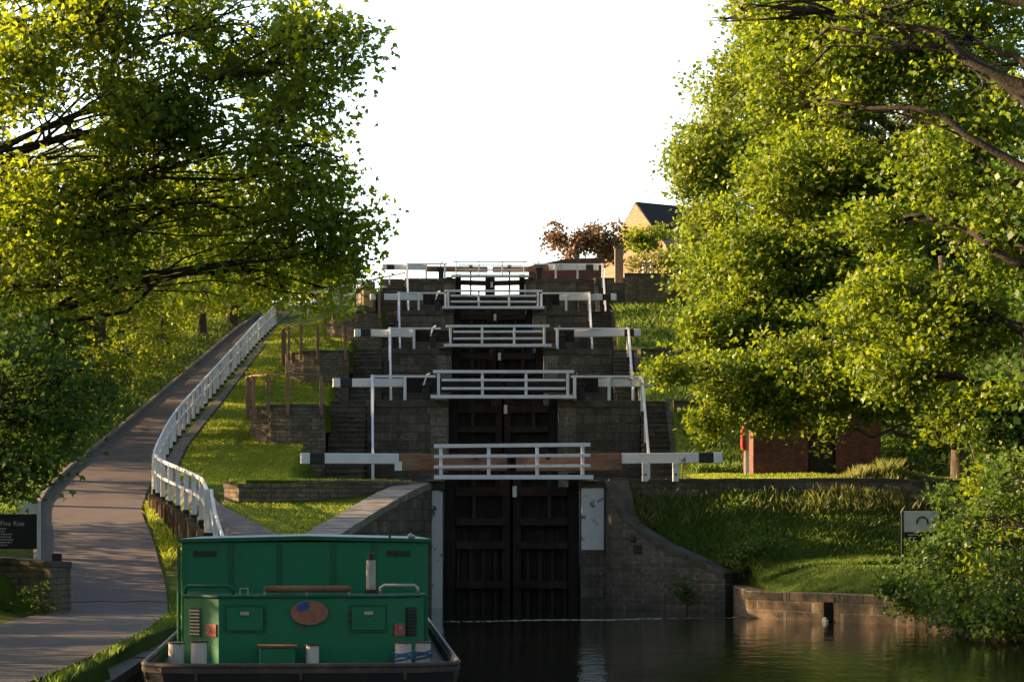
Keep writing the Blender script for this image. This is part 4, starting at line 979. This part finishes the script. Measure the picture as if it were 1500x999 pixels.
# second rank further back
back = [(-29,92),(-32,101),(-28,112),(-31,124),(-27,137),(-30,150)]
for i, (lat, d) in enumerate(back):
    b = W(lat, d, 0); b.z = G(b.x, b.y); rg_ = random.Random(i*5+2); h_ = rg_.uniform(10.5, 13); t = b + Vector((rg_.uniform(-.6,.8), 0, h_*.75))
    cl = [((b.x+2.2*math.cos(q*2.1+i), b.y+2.6*math.sin(q*2.1+i), b.z+5.8+(h_-6)*q/6), (2.1,2.3,1.3), 42) for q in range(7)]
    plant('woodland_tree', b, t, .28, cl, 'leaf_wood', 'tall thin trunked tree in the second rank of the towpath wood', group='second rank of trees behind the towpath', leaf_size=.2, per=13, tmpl=LEAF4, spray=.75, seed=40+i, dens=1.6, gap=0.0, twigs=False)
# far trees closing the view behind the wood
far = [(-72,215),(-60,205),(-50,222),(-42,205),(-35,224),(-29,208),(-23,222),(-17.5,196),(-14.3,186)]
for i, (lat, d) in enumerate(far):
    b = W(lat, d, 0); b.z = 17.6 if lat < -30 else 18.3; h_ = [11,12,10.5,12,11,11,9.5,6.5,4.6][i]; t = b + Vector((.3, 0, h_*.7)); sc = h_/11
    cl = [((b.x+3.2*sc*math.cos(q*2.1+i), b.y+3*sc*math.sin(q*2.1+i), b.z+1.6+(h_-3)*q/8), (3.0*sc,2.6*sc,1.7*sc), 46) for q in range(9)]
    if i >= 7: cl = cl[3:]
    plant('hilltop_tree', b, t, .3*sc+.05, cl, 'leaf_wood', 'bushy leafy tree closing the view on the hilltop behind the towpath wood', group='far trees behind the towpath wood', leaf_size=.3, per=13, tmpl=LEAF4, spray=1.0, seed=60+i, dens=1.6, gap=-.1, twigs=False)
# trees added out of view on the near footpath side to shade the foreground
for i, (lat, d) in enumerate([(-21,79),(-19.5,73),(-17.5,67.5),(-19,61),(-17,55.5),(-19,49),(-17,42),(-18,35),(-23,67),(-23,55)]):
    b = W(lat, d, 1.6); h_ = 10.5; t = b + Vector((0,0,8))
    cl = [((b.x+1.8*math.cos(q*2.1+i), b.y+2.2*math.sin(q*2.1+i), b.z+.7+(h_-2.2)*q/7), (2.3,2.6,1.4), 60) for q in range(8)]
    plant('woodland_tree', b, t, .28, cl, 'leaf_wood', 'dense unseen tree added behind the notice board to shade the foreground', group='added unseen trees shading the boat', leaf_size=.22, per=14, tmpl=LEAF4, spray=.8, seed=80+i, gap=-.2, dens=1.5, twigs=False)
for i, (lat, d) in enumerate([(-21,86),(-22,92.5),(-22.5,99)]):  # trees added mostly out of view, crowns shaped to keep sun off the bank
    b = W(lat, d, 3.6+.1*i*5); h_ = 8.4; t = b + Vector((0,0,6.5))
    cl = [((b.x+1.9*math.cos(q*2.1+i), b.y+2.6*math.sin(q*2.1+i), b.z+3.9+(h_-5.2)*q/6), (2.3,2.8,1.1), 60) for q in range(7)]
    plant('woodland_tree', b, t, .3, cl, 'leaf_wood', 'tree added mostly out of view, its high crown shaped to shade the grass bank', group='added high crowned trees shading the grass bank', leaf_size=.2, per=14, tmpl=LEAF4, spray=.75, seed=95+i, gap=-.12, dens=1.3, twigs=False)
for i, (lat, d, h_) in enumerate([(-23,104,4.8),(-25,111,5.5),(-22.5,117,4.6),(-24.5,124,5.2),(-22,131,4.4),(-23.5,139,5.0),(-21,148,4.2),(-19.5,157,3.6)]):
    b = W(lat, d, 0); b.z = G(b.x, b.y); t = b + Vector((.2,0,h_*.7))
    cl = [((b.x+1.3*math.cos(q*2.2+i), b.y+1.6*math.sin(q*2.2+i), b.z+1.0+(h_-1.8)*q/4), (1.6,1.8,1.0), 45) for q in range(5)]
    plant('hawthorn_tree', b, t, .12, cl, 'leaf_wood', 'low bushy hawthorn growing between the taller trunks of the towpath wood', group='low hawthorns in the towpath wood', leaf_size=.17, per=13, tmpl=LEAF4, spray=.6, seed=130+i, gap=-.02, twigs=False)
# undergrowth along the towpath
for i, (lat, d, h_) in enumerate([(-20.5,160,5.0),(-18.8,167,4.6),(-17.2,161,4.0),(-16.4,171,4.4),(-14.6,177,3.8),(-13.0,184,3.4),(-22.5,172,5.5)]):
    b = W(lat, d, 0); b.z = G(b.x, b.y); t = b + Vector((.1,0,h_*.7))
    cl = [((b.x+1.1*math.cos(q*2.2+i), b.y+1.2*math.sin(q*2.2+i), b.z+.9+(h_-1.6)*q/4), (1.5,1.6,.95), 60) for q in range(5)]
    plant('thorn_tree', b, t, .11, cl, 'leaf_wood', 'small leafy thorn tree on the crest behind the white fence', group='thorn trees on the crest', leaf_size=.2, per=13, tmpl=LEAF4, spray=.6, seed=160+i, gap=-.1, twigs=False)
ub = random.Random(77)
for i in range(34):
    d = 97 + i*2.2; lat = -17.9 - ub.uniform(0, 1.0) - (i % 3)*1.9
    b = W(lat, d, 0); b.z = G(b.x, b.y); h_ = (2.6 if i > 8 else 1.7) + .5*(i % 3) + ub.uniform(-.3, .4); w_ = ub.uniform(1.1, 1.6)
    plant('bush', b, b+Vector((0,0,h_)), .05, [((b.x,b.y,b.z+h_*.55),(w_,w_*1.1,h_*.6),85)], 'leaf_wood', 'leafy sapling bush in the undergrowth beyond the towpath verge', 'bush', 'sapling bushes beyond the towpath verge', .15, 13, LEAF4, .5, 400+i, gap=-.15, twigs=False)
for i, (lat, d, h_) in enumerate([(14.8,97,3.2),(16.4,94,3.6),(13.9,101,3.0)]):
    b = W(lat, d, 0); b.z = G(b.x, b.y)
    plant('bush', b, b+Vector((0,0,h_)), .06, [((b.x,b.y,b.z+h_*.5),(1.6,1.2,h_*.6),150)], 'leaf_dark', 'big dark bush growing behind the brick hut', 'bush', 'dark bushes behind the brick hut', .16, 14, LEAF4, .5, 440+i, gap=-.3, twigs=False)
for i, (lat, d, w_, h_) in enumerate([(-20.5,98,1.6,1.3),(-21,112,1.8,1.5),(-20.2,128,1.5,1.4),(-19.2,141,1.5,1.2),(-17.0,155,1.5,1.3),(-15.2,160,1.2,1.0)]):
    b = W(lat, d, 0); b.z = G(b.x, b.y)
    plant('bush', b, b+Vector((0,0,h_)), .05, [((b.x,b.y,b.z+h_*.6),(w_,w_,h_*.6),70)], 'leaf_wood', 'rounded leafy bush in the undergrowth between the towpath trees', 'bush', 'bushes under the towpath trees', .14, 12, LEAF4, .4, 100+i, gap=-.2, twigs=False)
b = W(-10.9, 59.6, .6)
plant('ivy_clump', b, b+Vector((0,0,.7)), .03, [((b.x-.05,b.y-.1,1.0),(.5,.35,.55),46), ((b.x-1.6,b.y+.2,.8),(1.1,.3,.45),60)], 'leaf_dark', 'dark ivy and weeds climbing the garden wall end at the towpath', 'ivy', None, .07, 14, LEAF4, .2, 120, gap=-.4, twigs=False)

# wooded side -------------------------------------------------
plant('lime_tree', W(15.6, 140, 12.5), W(15.2, 140, 25), .42, [
    CL(1050,215,138,75,60,110), CL(1022,255,138,46,42,70), CL(1100,130,140,80,75,130), CL(1045,340,138,36,40,55), CL(1080,320,138,80,70,120), CL(1150,60,142,90,80,130), CL(1160,230,140,90,90,130),
    CL(1060,400,137,70,60,90), CL(1210,130,142,90,110,120), CL(1130,400,137,80,70,90), CL(1180,10,143,80,70,80)],
    'leaf_pale', 'tall pale green tree with rounded outline against the sky, right of the hilltop house', leaf_size=.26, per=15, tmpl=LEAF4, spray=.9, seed=200, gap=-.25, dens=3.0)
plant('sycamore_tree', W(17.0, 103, 6.0), W(16.0, 102, 20), .5, [
    CL(1190,150,100,95,85,170), CL(1290,70,100,110,90,160), CL(1420,60,100,110,100,160), CL(1160,280,98,100,85,180), CL(1290,220,98,120,90,190), CL(1430,230,99,110,100,160),
    CL(1110,400,96,85,75,150), CL(1230,380,96,110,80,180), CL(1370,380,97,120,90,180), CL(1470,400,98,80,110,110), CL(1060,480,95,60,45,80), CL(1140,500,95,90,60,120), CL(1260,20,101,110,70,110), CL(1150,60,102,70,70,80), CL(1350,150,107,150,120,170), CL(1430,330,106,110,110,140), CL(1260,330,105,110,90,120), CL(1470,150,104,60,90,70)],
    'leaf_right', 'huge sunlit sycamore filling the wooded side above the brick hut', leaf_size=.20, per=16, tmpl=LEAF8, spray=.8, seed=210, gap=-.26, dens=3.1)
plant('sycamore_tree', W(15.8, 90, 4.3), W(15.0, 88.5, 12), .32, [
    CL(1000,545,86,48,24,42,.8), CL(1060,560,86,60,40,66,1.0), CL(1040,620,86,28,22,18,.6), CL(1130,600,86,70,36,74,1.1), CL(1240,560,85,100,55,120), CL(1350,560,85,100,70,120), CL(1270,480,85,110,60,120), CL(1150,530,86,70,40,70), CL(1240,630,84,45,22,32,.6), CL(1190,655,84,22,14,9,.4)],
    'leaf_right', 'sycamore with low sunlit boughs drooping over the red brick hut', leaf_size=.17, per=15, tmpl=LEAF8, spray=.6, seed=220, gap=-.2, dens=2.4)
plant('sycamore_tree', W(13.4, 66, 2.0), W(13.8, 67, 15), .45, [
    CL(1400,470,68,100,75,120,1.6), CL(1310,430,69,90,60,80,1.4), CL(1470,330,68,80,80,70,1.5), CL(1320,550,68,80,45,60,1.2), CL(1440,600,67,80,70,75,1.4), CL(1480,730,65,60,70,75,1.2), CL(1390,250,69,90,60,45,1.3), CL(1475,820,64,50,60,60,1.0), CL(1440,120,69,90,70,34,1.2), CL(1290,330,70,70,45,38,1.0)],
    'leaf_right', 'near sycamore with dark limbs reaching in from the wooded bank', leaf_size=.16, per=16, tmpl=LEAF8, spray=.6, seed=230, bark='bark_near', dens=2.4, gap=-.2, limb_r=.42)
# slender limbs crossing the upper right of the sycamore belong to an ash reaching in
plant('ash_tree', W(11.6, 50, 1.0), W(11.3, 50, 14.5), .33, [
    CL(1290,15,52,80,40,24,.9), CL(1130,12,53,85,34,34,.8), CL(1060,30,54,36,26,12,.5), CL(1180,70,54,60,40,18,.8), CL(1400,60,52,80,50,24,.9), CL(1210,150,53,55,35,12,.7)],
    'leaf_near_left', 'dark slender boughs of an ash reaching across the sky above the sycamores', leaf_size=.12, per=12, tmpl=LEAF8, spray=.5, seed=240, bark='bark_near', gap=-.05, limb_r=.5, sub=5)
# low growth on the water's edge
plant('waterside_willow', W(12.9, 69, 1.6), W(12.3, 68, 5.0), .2, [
    CL(1420,855,67,85,60,140,1.3), CL(1420,800,68,60,50,70,1.2), CL(1440,890,64,80,45,100,1.0), CL(1345,872,69,40,30,45,.8), CL(1480,900,60,70,50,90,1.0), CL(1400,725,67,30,20,12,.5), CL(1480,640,66,60,60,60,1.1), CL(1310,860,69,22,14,12,.4)],
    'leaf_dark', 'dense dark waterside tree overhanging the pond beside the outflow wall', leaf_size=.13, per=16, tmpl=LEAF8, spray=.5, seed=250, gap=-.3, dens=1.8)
plant('waterside_willow', W(12.9, 60, 1.4), W(12.6, 60, 4.5), .18, [
    CL(1440,760,61,55,50,50,.9), CL(1490,850,58,50,60,60,.9), CL(1400,800,62,40,22,16,.6), CL(1480,700,61,50,50,40,.9)],
    'leaf_dark', 'leafy bough nearest the viewer above the dark pond edge', leaf_size=.13, per=15, tmpl=LEAF8, spray=.45, seed=255, gap=-.1)
for i, (lat, d) in enumerate([(19,78),(21,90),(23,110),(20,122),(17.5,74),(16.5,62)]):
    b = W(lat, d, 0); b.z = max(2.0, G(b.x, b.y)); h_ = 12
    cl = [((b.x+2.2*math.cos(q*2.1+i), b.y+2.6*math.sin(q*2.1+i), b.z+1.5+(h_-3)*q/7), (2.8,2.8,1.6), 60) for q in range(8)]
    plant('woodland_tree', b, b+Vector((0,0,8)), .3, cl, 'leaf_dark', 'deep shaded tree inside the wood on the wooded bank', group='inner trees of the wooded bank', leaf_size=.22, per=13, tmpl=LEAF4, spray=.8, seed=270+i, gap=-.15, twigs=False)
# shrubs of the hilltop and banks
def shrub(name, px, py, d, rx, ry, n, mat, label, size, seed, base_z, sp=.5, per=12, gap=-.1, **kw):
    c_ = P3(px, py, d); b = (c_[0], c_[1], base_z)
    s = d/3750
    cl = [((c_[0]+rx*s*.5*math.cos(q*2.3), c_[1]+.8*math.sin(q*2.3), c_[2]+ry*s*.35*math.sin(q*3.1)), (rx*s*.62, 1.2, ry*s*.66), n//4) for q in range(4)]
    if name == 'copper_shrub': cl = [((c_[0]+(q-3.5)*rx*s*.27, c_[1]+.6*math.sin(q*2.3), c_[2]+ry*s*(.22+.3*math.sin(q*2.6+1))), (rx*s*.2, .7, ry*s*(.62+.2*math.sin(q*3.7))), n//5) for q in range(8)]
    return plant(name, b, (c_[0], c_[1], c_[2]), .07, cl, mat, label, 'shrub', None, size, per, LEAF4, sp, seed, gap=gap, **kw)
shrub('copper_shrub', 856, 366, 174, 46, 36, 150, 'leaf_copper', 'copper brown shrub with feathery outline on the skyline beside the topmost gate', .26, 300, 18.2, .75, dens=1.7, per=10, up=.2)
shrub('garden_shrub', 945, 350, 176, 36, 26, 110, 'leaf_wood', 'round green shrub standing before the sunlit house gable', .26, 301, 17.5, .6, dens=1.5)
shrub('garden_shrub', 1022, 362, 170, 30, 28, 110, 'leaf_pale', 'golden green shrub beside the slate roof', .26, 302, 17.0, .6)
shrub('garden_hedge', 960, 385, 158, 52, 20, 150, 'leaf_shrub', 'bright yellow green hedge above the tall dark wall', .22, 303, 16.8, .5)
shrub('garden_hedge', 1020, 375, 158, 60, 40, 170, 'leaf_wood', 'dull green hedge end above the tall dark wall, under the pale tree', .22, 304, 16.8, .5)
b = W(11.6, 70.8, 1.3)
plant('bush', b, b+Vector((0,0,.7)), .04, [((b.x,b.y,b.z+.35),(1.3,.35,.55),90)], 'leaf_dark', 'leafy scrub growing up in front of the white sign', 'bush', None, .1, 13, LEAF4, .3, 330, gap=-.3, twigs=False)
b = W(5.55, 81.2, .2)
plant('wall_fern', b, b+Vector((0,0,.5)), .02, [((b.x,b.y-.05,b.z+.45),(.42,.25,.5),34)], 'leaf_dark', 'small dark green bush growing from the foot of the curved wing wall', 'bush', None, .1, 12, LEAF4, .2, 310, gap=-.5, twigs=False)
for i, (lat, d, w_, h_) in enumerate([(7.25,81.3,.5,.8),(8.1,81.6,.7,.5)]):
    b = W(lat, d, 0); b.z = G(b.x, b.y)-.1
    plant('bush', b, b+Vector((0,0,h_)), .04, [((b.x,b.y,b.z+h_*.5),(w_,.6,h_*.7),60)], 'leaf_dark', 'low dark brambles at the foot of the long grass bank', 'bush', 'brambles at the foot of the grass bank', .1, 13, LEAF4, .3, 320+i, gap=-.3, twigs=False)

# ------------------------------------------------------------------ grass blades
def blades(name, n, fx, fy, hgt, mat, label, seed, wid=.02, lean=.35, zf=G, keep=None, clump=0.0):
    rng = np.random.default_rng(seed); x = rng.uniform(*fx, n); y = rng.uniform(*fy, n)
    k_ = np.array([keep(a_, b_) for a_, b_ in zip(x, y)]) if keep else np.ones(n, bool)
    x, y = x[k_], y[k_]
    if clump: 
        q = lump(np.stack([x, y, 0*x], 1), 1.4, seed) + rng.normal(0, .3, len(x)) > clump-.3; x, y = x[q], y[q]
    n = len(x); z = np.array([zf(float(a_), float(b_)) for a_, b_ in zip(x, y)])
    h_ = (hgt(x, y) if callable(hgt) else hgt)*rng.uniform(.45, 1.25, n)
    a_ = rng.uniform(0, 6.28, n); dx, dy = np.cos(a_)*wid, np.sin(a_)*wid; lx, ly = rng.normal(0, lean, n)*h_, rng.normal(0, lean, n)*h_
    p0 = np.stack([x-dx, y-dy, z-.02], 1); p1 = np.stack([x+dx, y+dy, z-.02], 1); p2 = np.stack([x+dx*.7+lx*.4, y+dy*.7+ly*.4, z+h_*.6], 1); p3 = np.stack([x+lx, y+ly, z+h_], 1)
    v = np.stack([p0,p1,p2,p3],1).reshape(-1,3); o = fast_mesh(name, v, np.arange(n*4).reshape(-1,4), mat, None, np.clip(.5+.25*lump(np.stack([x,y,z],1), .6, seed)+rng.normal(0,.2,n), 0, 1))
    o['kind'] = 'stuff'; o['label'] = label; o['category'] = 'grass'; return o
blades('grass', 80000, (3.4, 14.5), (77.5, 84.5), lambda x, y: .20+.12*lump(np.stack([x, y, 0*x], 1), 1.2, 5), 'blade', 'long uncut grass covering the bank below the brick hut', 1, .016, .4,
       keep=lambda x, y: G(x, y) > .25 and not (y < 84.3 and x < XR(y)+.62))
blades('grass', 4200, (3.6, 14), (83.3, 84.5), .40, 'blade_pale', 'pale seeding grass heads along the top of the long grass bank', 2, .009, .3, clump=.35)
blades('grass', 5200, (10.9, 15), (85.4, 87.3), lambda x, y: .10+.48*np.exp(-((x-12.6)/1.1)**2)*(1+.25*np.sin(x*6)), 'blade_pale', 'tall pale tuft of seeding grass at the foot of the brick hut', 3, .009, .3)
blades('grass', 9000, (6.4, 15), (85.8, 91.5), .09, 'blade_short', 'short sunlit grass strip in front of the brick hut', 4, .014, .5)
for k in (1, 2, 3):
    blades('grass', 11000, (6.95, 15), (YG[k]-8, YG[k]-.2), .38, 'blade', 'rough long grass on the slope under the %s cross wall' % ORD[k], 10+k, .02, .4)
blades('grass', 9000, (6.95, 15), (133, 145.6), .5, 'blade', 'rough long grass on the uppermost slope under the tall dark wall', 14, .022, .4)
blades('grass', 16000, (7.3, 12.2), (66, 79), .07, 'blade', 'short turf on the rounded mound behind the outflow wall', 15, .014, .5, keep=lambda x, y: x > XR(y)+.55 and .7 < G(x, y) < 1.5)
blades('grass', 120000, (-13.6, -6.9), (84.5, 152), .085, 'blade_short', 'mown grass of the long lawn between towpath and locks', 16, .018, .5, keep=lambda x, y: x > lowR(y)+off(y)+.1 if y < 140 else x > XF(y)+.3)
blades('grass', 26000, (-9.6, -2.8), (66, 84), .065, 'blade_short', 'mown grass of the lower lawn by the wing wall', 17, .013, .5, keep=lambda x, y: x > lowR(y)+off(y)+.05 and x < XL(y)-.75 and (y < 79 or x < -99 or y < 84-(abs(x)-2.8)*.0-4+ (3.2 if x > -4.2 else 0)))
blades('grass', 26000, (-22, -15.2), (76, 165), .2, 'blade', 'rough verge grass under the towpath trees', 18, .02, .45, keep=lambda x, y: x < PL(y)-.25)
blades('grass', 14000, (-13, -9.6), (70, 87), .16, 'blade_short', 'bright verge grass between the towpath and the upright sleepers', 19, .013, .45, keep=lambda x, y: PR(y)+.12 < x < XF(y)-.25)
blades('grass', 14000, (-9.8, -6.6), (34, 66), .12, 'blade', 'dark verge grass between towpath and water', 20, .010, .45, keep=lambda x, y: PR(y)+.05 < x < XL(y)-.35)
blades('grass', 6000, (-17, -11.4), (61.8, 70), .12, 'blade', 'short grass behind the garden wall', 21, .012, .45, keep=lambda x, y: x < PL(y)-.3)
for k in range(1, 4):
    dxx = .9 if k == 3 else 0
    blades('grass', 6000, (-9.9+dxx, -7.4), (YG[k]-2.9, YG[k]+8), .10, 'blade_short', 'turf of the curved terrace by the %s' % WHERE[k], 30+k, .018, .5, zf=lambda x, y, c=CP[k]: c-.38)
blades('grass', 5000, (-9.0, -3.2), (81, 84.6), .10, 'blade_short', 'bright turf fringe above the low curved wall', 35, .014, .5, zf=lambda x, y: CP[0]-.03, keep=lambda x, y: y > 84-1.2*min(1,(abs(x)-2.8)/1.2)-(abs(x)-4)*.85+.45 if x > -7.2 else y > 81)
